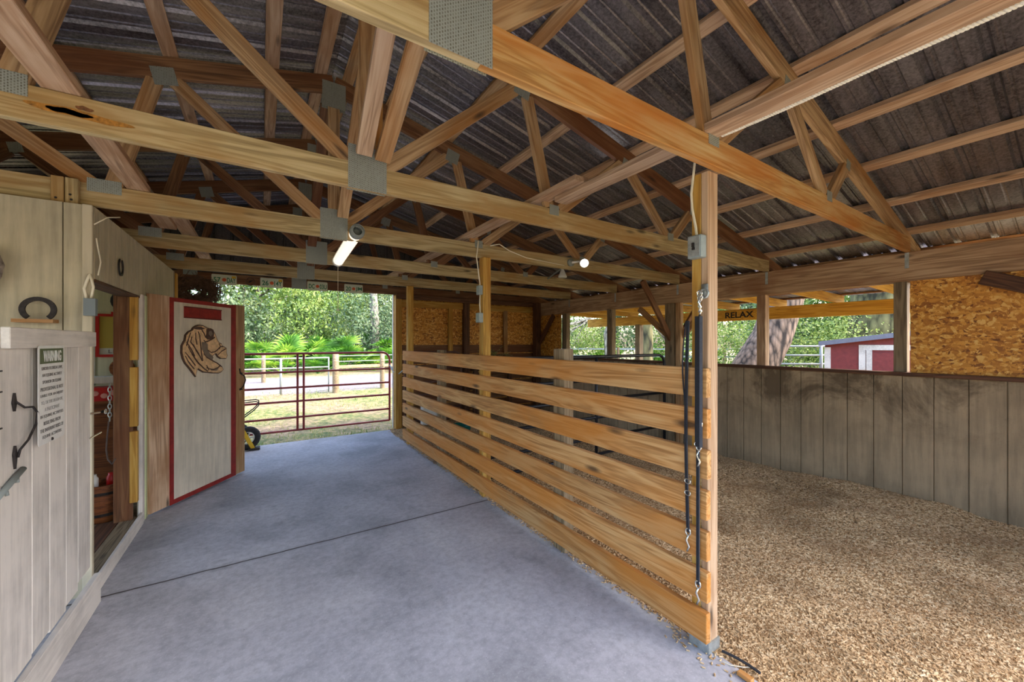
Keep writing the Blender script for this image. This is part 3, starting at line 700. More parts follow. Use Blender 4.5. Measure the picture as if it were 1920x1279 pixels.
# items inside the tack room
p = thing('framed_picture', 'red framed picture with a mustard field and white foot, inside the tack room', 'picture', (-1.32, 5.62, 1.27))
def fr(b, x0, x1, z0, z1, w, y0, y1):
    b.span((x0, y0, z0), (x0+w, y1, z1)); b.span((x1-w, y0, z0), (x1, y1, z1)); b.span((x0+w, y0, z0), (x1-w, y1, z0+w)); b.span((x0+w, y0, z1-w), (x1-w, y1, z1))
b = MB(); fr(b, -1.41, -1.0, 1.42, 1.86, .025, 5.58, 5.62); b.build('frame', M_RED, p)
b = MB(); b.span((-1.385, 5.60, 1.51), (-1.025, 5.61, 1.835)); b.build('picture_field', M_YELPIC, p)
b = MB(); b.span((-1.385, 5.60, 1.445), (-1.025, 5.61, 1.51)); b.build('white_foot', M_SIGN, p)
text_obj('writing', 'LIVE', axes((-1.26, 5.598, 1.477), (1, 0, 0), (0, 0, 1), (0, -1, 0)), .12, .035, M_INK, p)
b = MB(); b.span((-1.30, 5.595, 1.86), (-1.1, 5.62, 1.885)); b.build('top_clip', M_RED, p)
b = MB(); b.span((-1.40, 5.62, .05), (-.95, 5.66, 2.3)); b.build('partition_panel', P_INT, label='pale partition panel behind the framed picture in the tack room', cat='panel')
b = MB(); b.lathe([(0, .03), (.09, .025), (.10, 0)], (-1.22, 5.61, 1.30), 20, (0, -1, 0)); b.build('round_plaque', W_CAB, label='round dark wooden disc below the red framed picture', cat='plaque')
b = MB(); b.lathe([(0, .03), (.10, .02), (.11, 0)], (-1.20, 5.60, 2.0), 18, (0, -1, 0)); b.build('riding_hat', M_RUBBER, label='black round hat hanging above the red framed picture', cat='hat')
b = MB(); b.lathe([(0, .05), (.06, .05), (.09, 0)], (-1.19, 5.60, 2.2), 6, (0, -1, 0)); b.build('hat_ornament', M_RUBBER, label='small black ornament hanging highest on the tack room wall', cat='ornament')
b = MB(); b.span((-1.56, 5.35, 1.17), (-.95, 5.55, 1.23)); b.build('wall_shelf', P_TRIM, label='white shelf above the wooden cabinet in the tack room', cat='shelf')
b = MB(); b.box((-1.42, 5.34, 1.2), (.02, .02, .07)); b.build('shelf_clip', M_BLACK, label='black clip on the edge of the white tack room shelf', cat='clip')
cb = thing('cabinet', 'varnished wooden cabinet seen through the tack room doorway', 'cabinet', (-1.3, 5.4, .05))
b = MB(); b.span((-1.58, 5.25, .05), (-.95, 5.6, .98)); b.build('body', W_CAB, cb)
b = MB(); b.span((-1.60, 5.22, .98), (-.94, 5.6, 1.01)); b.span((-1.58, 5.235, .80), (-.95, 5.25, .83)); b.build('moulding', W_CAB, cb)
b = MB(); b.span((-1.55, 5.235, .86), (-.98, 5.25, .955)); df = b.build('drawer_front', W_CAB, cb)
b = MB(); b.lathe([(0, .03), (.012, .026), (.014, .015), (.006, 0)], (-1.27, 5.235, .91), 12, (0, -1, 0)); b.build('knob', M_IRON, df)
t = thing('red_tin', 'red and white patterned tin on the cabinet under the shelf', 'tin', (-1.3, 5.3, 1.01))
b = MB(); b.span((-1.55, 5.22, 1.01), (-.98, 5.4, 1.14)); b.build('tin_body', M_RED, t)
b = MB()
for k in range(9): b.lathe([(0, .006), (.022, .004), (.026, 0)], (-1.5+.06*k, 5.22, 1.06+.025*(k % 2)), 8, (0, -1, 0))
b.build('swirl_decor', plain('pale_red_swirls', (222, 150, 140), .5), t)
# keg with bottles
kg = thing('nail_keg', 'small brown wooden keg inside the tack room doorway', 'keg', (-1.12, 4.68, .05))
b = MB(); b.lathe([(0, 0), (.13, 0), (.155, .08), (.16, .17), (.152, .25), (.14, .31), (.125, .31), (.125, .26), (0, .26)], (-1.14, 4.74, .05), 22); b.build('staves', W_CAB, kg, smooth=False)
b = MB()
for z in (.06, .235): b.lathe([(.150+.006*(z > .1), z), (.161, z), (.163, z+.022), (.153, z+.022)], (-1.14, 4.74, .05), 22)
b.build('hoop', M_IRON, kg)
for dx, c, l in ((-.06, M_WHITE, 'white and silver can standing in the keg'), (.05, M_RED, 'red topped spray can standing in the keg')):
    b = MB(); b.lathe([(0, 0), (.032, 0), (.032, .10), (.02, .12), (.02, .135), (0, .135)], (-1.14+dx, 4.70, .31), 12); b.build('can', c, label=l, cat='can', smooth=True)
b = MB(); b.tube([(-1.08, 4.76, .31), (-1.06, 4.76, .50)], .012, 8); b.build('brush_handle', M_RED, label='dull red handle sticking up out of the keg', cat='brush')
# chain and strap
ch = thing('chain_strap', 'steel chain ending in a grey leather strap loop beside the jamb', 'strap', (-1.02, 4.42, .7))
b = MB()
for k in range(9):
    z = 1.22-.034*k; ax = k % 2
    b.tube([(-1.035+(.010*math.cos(a) if ax else 0), 4.42+(0 if ax else .010*math.cos(a)), z+.022*math.sin(a)) for a in np.linspace(0, 2*PI, 11)[:-1]], .0032, 5, True)
b.build('chain', M_GALV, ch)
b = MB(); pts = [(-1.04, 4.42, .93), (-1.05, 4.42, .80), (-1.055, 4.42, .70), (-1.045, 4.42, .62), (-1.02, 4.42, .58), (-1.0, 4.42, .62)]
for q in range(len(pts)-1): b.bar(pts[q], pts[q+1], .022, .006, (0, 1, 0))
b.build('leather_strap', plain('grey_leather', (96, 84, 80), .7, 0, .2), ch)

# electrical box and wires at the corner of the doorway
e = thing('outlet_box', 'grey outlet box with white cables at the corner of the tack room doorway', 'electrical box', (XL+.0, 3.40, 1.73))
b = MB(); b.box((XL+.0, 3.40, 1.785), (.052, .04, .105)); b.build('box_body', plain('dark_grey_box', (112, 120, 122), .6), e)
b = MB(); b.tube([(XL-.02, 3.41, 1.84), (XL-.03, 3.41, 1.90), (XL-.015, 3.41, 1.96), (XL-.005, 3.41, 1.99)], .008, 6); b.tube([(XL+.0, 3.41, 1.84), (XL+.01, 3.41, 1.91), (XL-.005, 3.41, 1.99)], .007, 6)
b.tube([(XL+.02, 3.45, 1.99), (XL+.02, 3.5, 2.08), (XL+.016, 3.46, 2.17), (XL+.015, 3.44, 2.22)], .004, 6); b.tube([(XL+.012, 3.42, 2.30), (XL+.05, 3.5, 2.37), (XL+.09, 3.58, 2.40)], .004, 6)
b.build('cable', M_CORD, e, smooth=True)

# horseshoes
def horseshoe(b, c, u, v, n, R, w=.022, th=.010, a0=-60, a1=240, sq=1.1):
    pts = []
    for k in range(25):
        a = math.radians(a0+(a1-a0)*k/24); pts.append((math.cos(a), math.sin(a)*sq))
    c, u, v, n = map(Vector, (c, u, v, n))
    vs = []
    for x, y in pts:
        for r in (R-w/2, R+w/2):
            for h in (0, th): vs.append(c+u*x*r+v*y*r+n*h)
    fs = []
    for k in range(24):
        i = 4*k; j = i+4; fs += [(i, i+1, j+1, j), (i+2, j+2, j+3, i+3), (i+1, i+3, j+3, j+1), (i, j, j+2, i+2)]
    fs += [(0, 2, 3, 1), (96, 97, 99, 98)]
    return b.add(vs, fs)
hs = thing('horseshoe_shelf', 'horseshoe standing on a little wooden shelf on the beige partition', 'ornament', (-1.09, 3.40, 1.69))
b = MB(); horseshoe(b, (-1.09, 3.395, 1.7605), (1, 0, 0), (0, 0, 1), (0, -1, 0), .062, .024, .012, -50, 230, 1.0); b.build('horseshoe', M_IRON, hs)
b = MB(); b.span((-1.18, 3.35, 1.684), (-1.02, 3.43, 1.704)); b.build('shelf_board', W_TAN, hs)
b = MB(); horseshoe(b, (XL+.004, 3.98, 2.125), (0, 1, 0), (0, 0, -1), (1, 0, 0), .05, .014, .008, -60, 240, 1.15); b.build('horseshoe', M_IRON, label='narrow rusty horseshoe hanging above the tack room doorway', cat='horseshoe')
# weathered ornament at the left edge
b = MB(); pts = [(-1.30, 3.40, 2.08), (-1.26, 3.38, 2.05), (-1.245, 3.37, 2.0), (-1.25, 3.37, 1.94), (-1.27, 3.38, 1.89), (-1.285, 3.39, 1.84)]
b.tube(pts, [.02, .032, .036, .03, .022, .008], 10); b.tube([(-1.29, 3.37, 2.07), (-1.25, 3.36, 2.08), (-1.225, 3.36, 2.05)], [.014, .012, .006], 6)
b.build('driftwood_ornament', M_DRIFT, smooth=True, label='grey weathered driftwood ornament cut off by the left edge of the view', cat='ornament')

# ---------------------------------------------------------------- half door on the left
hd = thing('half_door', 'white painted plank half door with the warning sign', 'door', (-.86, 2.8, .2))
xd = -.845
ys = [2.32, 2.575, 2.745, 2.93, 3.085, 3.265]
for k in range(5):
    dz = [.0, .012, .0, .02, .06][k]
    board('plank', (xd-.012, (ys[k]+ys[k+1])/2, .188+dz), (xd-.012, (ys[k]+ys[k+1])/2, 1.60), ys[k+1]-ys[k]-.004, .022, P_BOARD, hd, up=(0, 1, 0), bev=.002)
board('top_rail', (xd+.012, 2.325, 1.588), (xd+.012, 3.262, 1.588), .085, .026, P_BOARD, hd)
b = MB(); b.tube([(xd+.005, 2.42, 1.33), (xd+.02, 2.45, 1.30), (xd+.026, 2.50, 1.295), (xd+.028, 2.535, 1.265), (xd+.026, 2.53, 1.22), (xd+.02, 2.48, 1.16), (xd+.014, 2.43, 1.13), (xd+.01, 2.425, 1.10)], .0042, 8)
b.build('curved_handle', M_IRON, hd, smooth=True)
b = MB(); b.prism([(-.012, 0), (0, -.035), (.012, 0), (.006, .02), (0, .04), (-.006, .02)], axes((xd+.0, 2.415, 1.325), (0, 1, 0), (0, 0, 1), (1, 0, 0)), .008); b.prism([(-.011, 0), (0, -.06), (.011, 0), (0, .035)], axes((xd, 2.42, 1.115), (0, 1, 0), (0, 0, 1), (1, 0, 0)), .008); b.build('handle_foot', M_IRON, hd)
b = MB(); b.tube([(xd+.010, 2.25, .975), (xd+.012, 2.46, 1.045)], .011, 10); b.tube([(xd+.01, 2.34, .99), (xd+.012, 2.34, .972)], .006, 6); b.tube([(xd+.01, 2.42, 1.02), (xd+.012, 2.415, 1.0)], .006, 6); b.build('slide_bolt', M_GREY, hd, smooth=True)
b = MB(); b.tube([(xd+.0, 3.262, 1.15), (xd+.03, 3.30, 1.15)], .006, 6); b.tube([(xd+.05, 3.32+.012*math.cos(a), 1.15+.012*math.sin(a)) for a in np.linspace(0, 2*PI, 13)[:-1]], .004, 6, True); b.build('eye_hook', M_CHROME, hd)
b = MB(); b.tube([(xd+.012, 3.21, 1.015), (xd+.02, 3.36, 1.02)], .005, 6); b.build('slide_pin', M_CHROME, hd)
# adjoining fixed plank edge at the very left
fp = thing('plank_wall_piece', 'white plank wall piece with strap hinges at the left edge of the view', 'wall boards', (-.86, 2.2, 0))
board('plank', (xd-.01, 2.25, .1), (xd-.01, 2.25, 1.555), .13, .03, P_BOARD, fp, up=(0, 1, 0)); board('plank', (xd-.01, 2.10, .1), (xd-.01, 2.10, 1.54), .15, .03, P_BOARD, fp, up=(0, 1, 0))
for z in (1.46, 1.38, 1.24):
    b = MB(); b.box((xd+.008, 2.27, z), (.003, .09, .006)); b.build('hinge_pin_strip', M_IRON, fp)
board('baseboard_left', (-.832, 1.5, .09), (-.832, 3.33, .09), .18, .03, P_BOARD, kind='structure')
# the warning sign
sg = thing('warning_sign', 'white metal WARNING sign about Florida equine law hung on the half door', 'sign', (xd+.03, 2.765, 1.12))
xs_ = xd+.03; yc = 2.663; hw = .134; z0, z1 = 1.10, 1.55
b = MB(); poly = []
for cx, cy, a0 in ((hw-.012, .22-.012, 0), (-hw+.012, .22-.012, 90), (-hw+.012, -.22+.012, 180), (hw-.012, -.22+.012, 270)):
    for a in (0, 45, 90): poly.append((cx+.012*math.cos(math.radians(a0+a)), cy+.012*math.sin(math.radians(a0+a))))
SM = lambda y, z, d=0: axes((xs_+d, y, z), (0, 1, 0), (0, 0, 1), (1, 0, 0))
b.prism(poly, SM(yc, 1.335), .0015); b.build('sign_plate', M_SIGN, sg)
b = MB(); b.prism([(-.118, -.034), (.118, -.034), (.118, .034), (-.118, .034)], SM(yc, 1.508, .0016), .0006); b.build('header_band', M_SIGNGREEN, sg)
text_obj('header_text', 'WARNING', SM(yc+.002, 1.508, .003), .18, .05, M_SIGN, sg, font_bold=True)
lines = ['UNDER FLORIDA LAW,', 'AN EQUINE ACTIVITY', 'SPONSOR OR EQUINE', 'PROFESSIONAL IS NOT', 'LIABLE FOR AN INJURY', 'TO, OR THE DEATH OF,', 'A PARTICIPANT', 'IN EQUINE ACTIVITIES', 'RESULTING FROM', 'THE INHERENT RISKS OF', 'EQUINE ACTIVITIES']
wd = [.21, .20, .19, .23, .23, .22, .15, .23, .17, .235, .19]
for k, s in enumerate(lines):
    text_obj('text_line', s, SM(yc, 1.452-.0305*k, .0025), wd[k], .0165, M_INKF if k in (5, 6) else M_INK, sg)
b = MB(); b.lathe([(0, .006), (.006, .004), (.008, 0)], (xs_+.002, 2.66, 1.125), 10, (1, 0, 0)); b.build('screw', M_IRON, sg)

# ---------------------------------------------------------------- red trimmed open door
D0 = Vector((-.858, 4.712, 0)); dd = Vector((.56, .83, 0)).normalized(); dn = Vector((dd.y, -dd.x, 0))   # dn faces the aisle/camera
def DM(a, z, off=0):
    p = D0+dd*a+dn*off; return axes((p.x, p.y, z), dd, (0, 0, 1), dn)
rd = thing('tack_room_door', 'open tack room door with a red trimmed pale panel and a horse head cut-out', 'door', D0)
rd.rotation_euler = (0, 0, math.atan2(dd.y, dd.x))
def drect(name, a0, a1, z0, z1, off, th, mat, **kw):
    c = D0+dd*((a0+a1)/2)+dn*(off+th/2); R = Matrix(((dd.x, -dd.y, 0), (dd.y, dd.x, 0), (0, 0, 1)))
    b = MB(); b.box((c.x, c.y, (z0+z1)/2), (a1-a0, th, z1-z0), R); return b.build(name, mat, rd)
def dstile(a0, a1, m):
    c = D0+dd*((a0+a1)/2)-dn*.0; board('stile', (c.x, c.y, .02), (c.x, c.y, 2.01), a1-a0, .036, m, rd, up=tuple(dd))
dstile(0, .20, W_PINK); dstile(1.03, 1.205, W_TAN); 
drect('core_board', .20, 1.03, .02, 2.0, -.018, .030, W_HEAD)
drect('pale_panel', .225, .985, .055, 1.965, .012, .010, P_PANEL)
for a0, a1, z0, z1 in ((.195, .232, .02, 2.0), (.975, 1.045, .02, 2.0), (.232, .975, .02, .062), (.232, .975, 1.962, 2.0)): drect('red_trim', a0, a1, z0, z1, .016, .012, P_RED)
b = MB()
for z in (1.21, 1.02): b.tube([tuple(D0+dd*1.115+dn*.02+Vector((0, 0, z))), tuple(D0+dd*1.13+dn*.045+Vector((0, 0, z-.01)))], .008, 6)
b.tube([tuple(D0+dd*a+dn*o+Vector((0, 0, z))) for a, o, z in ((1.115, .02, 1.26), (1.115, .03, 1.2), (1.15, .05, 1.17), (1.165, .055, 1.12), (1.14, .05, 1.05), (1.115, .02, 1.0))], .007, 8); b.build('door_handle', M_IRON, rd, smooth=True)
# little red board above the horse
n_ = thing('name_board', 'small blank dark red board near the top of the open door', 'sign', D0+dd*.58+dn*.025+Vector((0, 0, 1.83)))
def dthing_rect(par, name, a0, a1, z0, z1, off, th, mat):
    c = D0+dd*((a0+a1)/2)+dn*(off+th/2); R = Matrix(((dd.x, -dd.y, 0), (dd.y, dd.x, 0), (0, 0, 1)))
    b = MB(); b.box((c.x, c.y, (z0+z1)/2), (a1-a0, th, z1-z0), R); return b.build(name, mat, par)
dthing_rect(n_, 'board', .345, .812, 1.815, 1.925, .024, .014, P_RED)
dthing_rect(n_, 'edge_moulding', .345, .812, 1.918, 1.928, .024, .02, plain('maroon_edge', (96, 26, 22), .6)); dthing_rect(n_, 'edge_moulding', .345, .812, 1.812, 1.822, .024, .02, plain('maroon_edge', (96, 26, 22), .6))
# horse head
hh = thing('horse_head_plaque', 'tan and brown horse head cut-out with bridle mounted on the open door', 'wall ornament', D0+dd*.58+dn*.03+Vector((0, 0, 1.2)))
out = [(0.365, 1.721),(0.4, 1.742),(0.435, 1.751),(0.486, 1.747),(0.538, 1.722),(0.599, 1.715),(0.631, 1.688),(0.654, 1.65),(0.678, 1.6),(0.703, 1.568),(0.736, 1.558),(0.744, 1.535),(0.786, 1.519),(0.811, 1.505),(0.811, 1.456),(0.826, 1.422),(0.803, 1.384),(0.727, 1.387),(0.686, 1.408),(0.662, 1.441),(0.638, 1.441),(0.615, 1.423),(0.584, 1.418),(0.615, 1.379),(0.695, 1.337),(0.744, 1.302),(0.765, 1.268),(0.736, 1.241),(0.695, 1.228),(0.615, 1.235),(0.553, 1.246),(0.493, 1.254),(0.45, 1.278),(0.421, 1.298),(0.403, 1.258),(0.396, 1.217),(0.358, 1.261),(0.317, 1.311),(0.27, 1.36),(0.244, 1.408),(0.228, 1.471),(0.231, 1.539),(0.251, 1.574),(0.264, 1.591),(0.274, 1.643),(0.31, 1.679),(0.351, 1.697)]
M_HDK = plain('burnt_brown_wood', (84, 60, 50), .7, 0, .2, .2, 30); M_HTAN = plain('carved_tan_wood', (212, 176, 132), .6, 0, .14, .2, 25); M_HGR = plain('carved_taupe_wood', (118, 104, 90), .6, 0, .12)
def dpoly(par, name, poly, off, th, mat):
    M = axes(tuple(D0+dd*.075+dn*off), dd, (0, 0, 1), dn); b = MB(); b.prism(poly, M, th); return b.build(name, mat, par)
def inset(poly, k):
    n = len(poly); ar = sum(poly[i][0]*poly[(i+1) % n][1]-poly[(i+1) % n][0]*poly[i][1] for i in range(n)); sg = 1 if ar > 0 else -1; r = []
    for i in range(n):
        a, b, c = Vector(poly[i-1]), Vector(poly[i]), Vector(poly[(i+1) % n]); e1 = (b-a).normalized(); e2 = (c-b).normalized(); nn = (Vector((-e1.y, e1.x))+Vector((-e2.y, e2.x)))
        nn = nn.normalized() if nn.length > .1 else Vector((-e1.y, e1.x)); r.append(tuple(b+nn*k*sg))
    return r
dpoly(hh, 'silhouette', out, .024, .016, M_HDK)
dpoly(hh, 'tan_inlay', inset(out, .010), .040, .004, M_HTAN)
for q in ([(0.523, 1.709),(0.576, 1.72),(0.615, 1.706),(0.623, 1.662),(0.615, 1.624),(0.584, 1.599),(0.538, 1.599),(0.508, 1.623),(0.523, 1.66)], [(0.358, 1.709),(0.4, 1.729),(0.45, 1.731),(0.508, 1.715),(0.457, 1.701),(0.393, 1.702)]): dpoly(hh, 'dark_inlay', q, .044, .003, M_HDK)
for q in ([(0.464, 1.574),(0.508, 1.574),(0.538, 1.549),(0.538, 1.5),(0.568, 1.45),(0.615, 1.411),(0.599, 1.374),(0.538, 1.407),(0.493, 1.452),(0.464, 1.501)], [(0.568, 1.294),(0.631, 1.284),(0.695, 1.299),(0.662, 1.263),(0.584, 1.269)]): dpoly(hh, 'taupe_inlay', q, .044, .0025, M_HGR)
dpoly(hh, 'taupe_inlay', [(0.553, 1.685),(0.584, 1.692),(0.603, 1.662),(0.576, 1.633),(0.549, 1.654)], .047, .002, M_HGR)
STR = [[(0.324, 1.667),(0.297, 1.597),(0.277, 1.539)], [(0.341, 1.627),(0.324, 1.574),(0.365, 1.527),(0.421, 1.454)], [(0.277, 1.574),(0.303, 1.539),(0.337, 1.492),(0.372, 1.432)], [(0.358, 1.55),(0.386, 1.491),(0.435, 1.43),(0.464, 1.38)], [(0.297, 1.527),(0.324, 1.48),(0.358, 1.432),(0.407, 1.371)], [(0.264, 1.47),(0.297, 1.434),(0.337, 1.386),(0.379, 1.337)], [(0.337, 1.456),(0.372, 1.408),(0.414, 1.359),(0.479, 1.307)], [(0.264, 1.436),(0.29, 1.388),(0.324, 1.346),(0.365, 1.302)], [(0.414, 1.681),(0.435, 1.64),(0.442, 1.574),(0.45, 1.514),(0.457, 1.453),(0.471, 1.38)], [(0.386, 1.669),(0.386, 1.609),(0.4, 1.55)], [(0.386, 1.396),(0.435, 1.345),(0.493, 1.293),(0.538, 1.266)], [(0.45, 1.731),(0.464, 1.695),(0.493, 1.659),(0.508, 1.623)], [(0.486, 1.592),(0.508, 1.574),(0.553, 1.586),(0.599, 1.605),(0.631, 1.624)], [(0.538, 1.488),(0.584, 1.462),(0.631, 1.467),(0.678, 1.491)], [(0.486, 1.452),(0.523, 1.414),(0.584, 1.381),(0.662, 1.345),(0.727, 1.303)], [(0.662, 1.485),(0.711, 1.523),(0.744, 1.522)], [(0.678, 1.434),(0.727, 1.471),(0.786, 1.496)], [(0.523, 1.304),(0.599, 1.274),(0.678, 1.294),(0.711, 1.317)], [(0.523, 1.328),(0.553, 1.277)], [(0.695, 1.555),(0.711, 1.523),(0.695, 1.497)]]
for l in STR:
    b = MB(); n = len(l)
    for i in range(n-1):
        p0_ = D0+dn*.047+dd*(l[i][0]+.075)+Vector((0, 0, l[i][1])); p1_ = D0+dn*.047+dd*(l[i+1][0]+.075)+Vector((0, 0, l[i+1][1])); w_s = .011 if 0 < i < n-1 else .008
        b.bar(p0_, p1_+(p1_-p0_)*.06, w_s, .003, tuple((p1_-p0_).cross(dn)))
    b.build('carved_line', M_HDK, hh)
# hose / tub behind the door
b = MB(); b.lathe([(0, 0), (.30, 0), (.34, .015), (.35, .16), (.335, .16), (.325, .03), (0, .02)], (-.74, 5.62, 0), 32); b.build('feed_tub', M_MINT, smooth=True, label='pale mint round tub on the concrete behind the open door', cat='tub')

# hand truck
ht = thing('hand_truck', 'yellow hand truck with a black pneumatic tyre behind the open door', 'hand truck', (-.2, 6.86, 0))
wc = Vector((-.17, 6.86, .172)); wx = Vector((.86, -.5, 0)).normalized()
side = Vector((0, 0, 1)).cross(wx)
def wheel_bm(c, ax, R, r, b): b.tube([Vector(c)+(wu*math.cos(a)+Vector((0, 0, 1))*math.sin(a))*R for a in np.linspace(0, 2*PI, 33)[:-1]], r, 10, True)
wu = Vector((.93, .37, 0)).normalized(); wax = Vector((-.37, .93, 0)).normalized()
for s in (0, .38):
    c = wc+wax*s-wu*(.0); b = MB(); b.tube([c+(wu*math.cos(a)+Vector((0, 0, 1))*math.sin(a))*.13 for a in np.linspace(0, 2*PI, 33)[:-1]], .042, 10, True); w_ = b.build('tyre', M_RUBBER, ht, smooth=True)
    b = MB(); b.tube([c+(wu*math.cos(a)+Vector((0, 0, 1))*math.sin(a))*.088 for a in np.linspace(0, 2*PI, 25)[:-1]], .009, 6, True); b.tube([c-wax*.03, c+wax*.03], .022, 10)
    for k in range(5):
        a = 2*PI*k/5; b.tube([c+(wu*math.cos(a)+Vector((0, 0, 1))*math.sin(a))*.02, c+(wu*math.cos(a)+Vector((0, 0, 1))*math.sin(a))*.088], .010, 5)
    b.build('wheel_rim', M_WHITE, w_)
b = MB(); b.bar(wc-wax*.07+wu*-.12+Vector((0, 0, .20)), wc-wax*.07+wu*.045+Vector((0, 0, -.15)), .05, .02, tuple(wu)); b.bar(wc+wax*.42+wu*-.12+Vector((0, 0, .20)), wc+wax*.42+wu*.045+Vector((0, 0, -.15)), .05, .02, tuple(wu)); b.tube([wc-wax*.05, wc+wax*.42], .01, 8); b.build('frame', M_YELLOW, ht)
b = MB(); b.box(tuple(wc-wax*.05+wu*.07+Vector((0, 0, -.155))), (.14, .16, .02)); b.build('toe_plate', M_IRON, ht)
b = MB()
for s in (0, .03):
    p_ = wc-wax*.07; b.tube([p_+wu*-.45+Vector((0, 0, .56-s)), p_+wu*.08+Vector((0, 0, .56-s)), p_+wu*.12+Vector((0, 0, .54-s)), p_+wu*.12+Vector((0, 0, .50-s)), p_+wu*.05+Vector((0, 0, .43-s)), p_+wu*-.14+Vector((0, 0, .30-s))], .008, 7)
b.build('handle_loop', M_BLACK, ht, smooth=True)

# twig wreath in the upper left corner of the opening
wr = thing('twig_wreath', 'big shaggy brown twig wreath hanging at the upper left of the aisle opening', 'wreath', (-.62, 6.9, 2.0))
b = MB(); r_ = random.Random(3); C0 = Vector((-.76, 6.72, 2.25))
for k in range(760):
    a = r_.uniform(0, 2*PI); R = r_.uniform(.05, .24); th = r_.uniform(-.9, .9)
    p = C0+Vector((math.cos(a)*R*1.25, r_.uniform(-.06, .06), math.sin(a)*R*.85)); d = Vector((-math.sin(a)+r_.uniform(-.8, .8), r_.uniform(-.5, .5), math.cos(a)+r_.uniform(-.8, .8))).normalized()*r_.uniform(.05, .13)
    b.tube([p-d, p+Vector((r_.uniform(-.015, .015), 0, r_.uniform(-.015, .015))), p+d], [.002, .004, .0015], 4)
b.build('twigs', M_TWIG, wr, kind='stuff')
b = MB(); b.tube([C0+Vector((.20*math.cos(a), 0, .15*math.sin(a))) for a in np.linspace(0, 2*PI, 25)[:-1]], .045, 8, True); b.build('wreath_core', M_TWIG, wr, smooth=True)
b = MB(); b.tube([C0+Vector((-.33, -.02, .2)), C0+Vector((-.30, -.02, .0)), C0+Vector((-.24, -.02, -.16)), C0+Vector((-.12, -.02, -.20))], .006, 6); b.build('hanging_wire', M_IRON, wr)

# ---------------------------------------------------------------- divider fence and posts
pp = [(1.11, 'nearest tall post of the divider fence, holding the lead ropes', W_POST), (3.47, 'middle tall post of the divider fence with two small boxes', W_POST), (5.88, 'farthest tall post of the divider fence at its far end', W_POST)]
for i, (y, l, m) in enumerate(pp):
    t = thing('support_post', l, 'post', (1.935, y+.045, 0), 'tall posts of the divider')
    board('post_body', (1.935, y+.065, .05 if i == 0 else 0), (1.935, y+.065, 2.438), .088, .05, W_POST, t, up=(1, 0, 0))
    board('post_face', (1.935, y+.0195, .05 if i == 0 else 0), (1.935, y+.0195, 2.438), .088, .037, W_POSTP if i == 0 else W_POST, t, up=(1, 0, 0))
    if i == 0:
        b = MB(); b.span((1.885, y-.006, 0), (1.985, y+.10, .055)); b.span((1.87, y+.0, .05), (1.888, y+.1, .09)); b.build('post_bracket', M_GALV, t)
        b = MB(); b.span((1.981, y+.02, .42), (2.02, y+.08, .55)); b.build('scrap_block', W_GRAY, t)
fence = thing('board_fence', 'long divider fence of seven horizontal orange pine boards', 'fence', (1.86, 1.1, .05))
for k in range(7):
    z = 1.368-.204*k; x = 1.869
    board('board', (x, 1.095+random.uniform(-.004, .004), z), (x, 6.03, z+random.uniform(-.004, .004)), .146+random.uniform(-.003, .003), .036, W_FENCE, fence)
for y, zt in ((2.28, 1.52), (4.66, 1.47)):
    board('short_post', (1.935, y, 0), (1.935, y, zt), .09, .13 if y < 3 else .09, W_GRAY, fence, up=(1, 0, 0))
for k in range(7):
    z = 1.368-.204*k; board('spacer_block', (1.907, 1.12, z-.10), (1.907, 1.19, z-.10), .05, .03, W_PALE, fence) if k < 6 else None

# boxes and cables
def ebox(name, lab, c, size, cables, mat=M_BOX, toggle=False):
    t = thing(name, lab, 'electrical box', c)
    b = MB(); b.box(c, size); o = b.build('box_body', mat, t)
    md = o.modifiers.new('b', 'BEVEL'); md.width = .006; md.segments = 2
    if toggle:
        b = MB(); b.box((c[0]-size[0]/2-.002, c[1]-.0, c[2]), (.004, .062, .100)); cv = b.build('cover_plate', M_GALV, t)
        b = MB(); b.box((c[0]-size[0]/2-.008, c[1], c[2]+.006), (.014, .010, .022)); b.box((c[0]-size[0]/2-.006, c[1], c[2]-.012), (.008, .014, .012)); b.build('switch_lever', M_IRON, cv)
    for pts in cables:
        b = MB(); b.tube(pts, .0065, 7); b.build('cable', M_CORD, t, smooth=True)
    return t
ebox('switch_box', 'grey switch box high on the nearest divider post', (1.865, 1.155, 2.055), (.05, .075, .115), [[(1.872, 1.16, 2.11), (1.872, 1.165, 2.16), (1.872, 1.185, 2.26), (1.872, 1.19, 2.34), (1.872, 1.18, 2.42), (1.88, 1.17, 2.55), (1.88, 1.16, 2.62)]], toggle=True)
ebox('switch_box', 'small grey switch box, upper of two on the middle divider post', (1.862, 3.50, 2.10), (.045, .06, .095), [[(1.87, 3.50, 2.15), (1.86, 3.52, 2.30), (1.845, 3.53, 2.44), (1.85, 3.5, 2.60)]], toggle=False)
ebox('outlet_box', 'small grey outlet box, lower of two on the middle divider post', (1.862, 3.50, 1.82), (.05, .075, .10), [[(1.872, 3.50, 1.87), (1.868, 3.505, 1.96), (1.87, 3.50, 2.06)]])
b = MB(); b.tube([(1.99, 3.50, 2.57), (2.1, 3.50, 2.60), (2.22, 3.505, 2.55), (2.45, 3.51, 2.50), (3.0, 3.515, 2.475)], .006, 6); b.build('lamp_cable', M_CORD, smooth=True, label='white cable running along the third truss to the flood lamp', cat='cable')
# rope along the runner
b = MB()
for s in (0, PI):
    pts = []
    for k in range(700):
        y = 1.05-k*1.75/700; sag = .012*math.sin(k/700*PI*3); pts.append((1.908+.0045*math.cos(k*.75+s)+.006*(k/700), y, 2.589+.0045*math.sin(k*.75+s)-.4*abs(sag)))
    b.tube(pts, .0052, 5)
b.build('twisted_rope', M_ROPE, smooth=True, label='twisted white rope running along the runner board at the upper right', cat='rope')

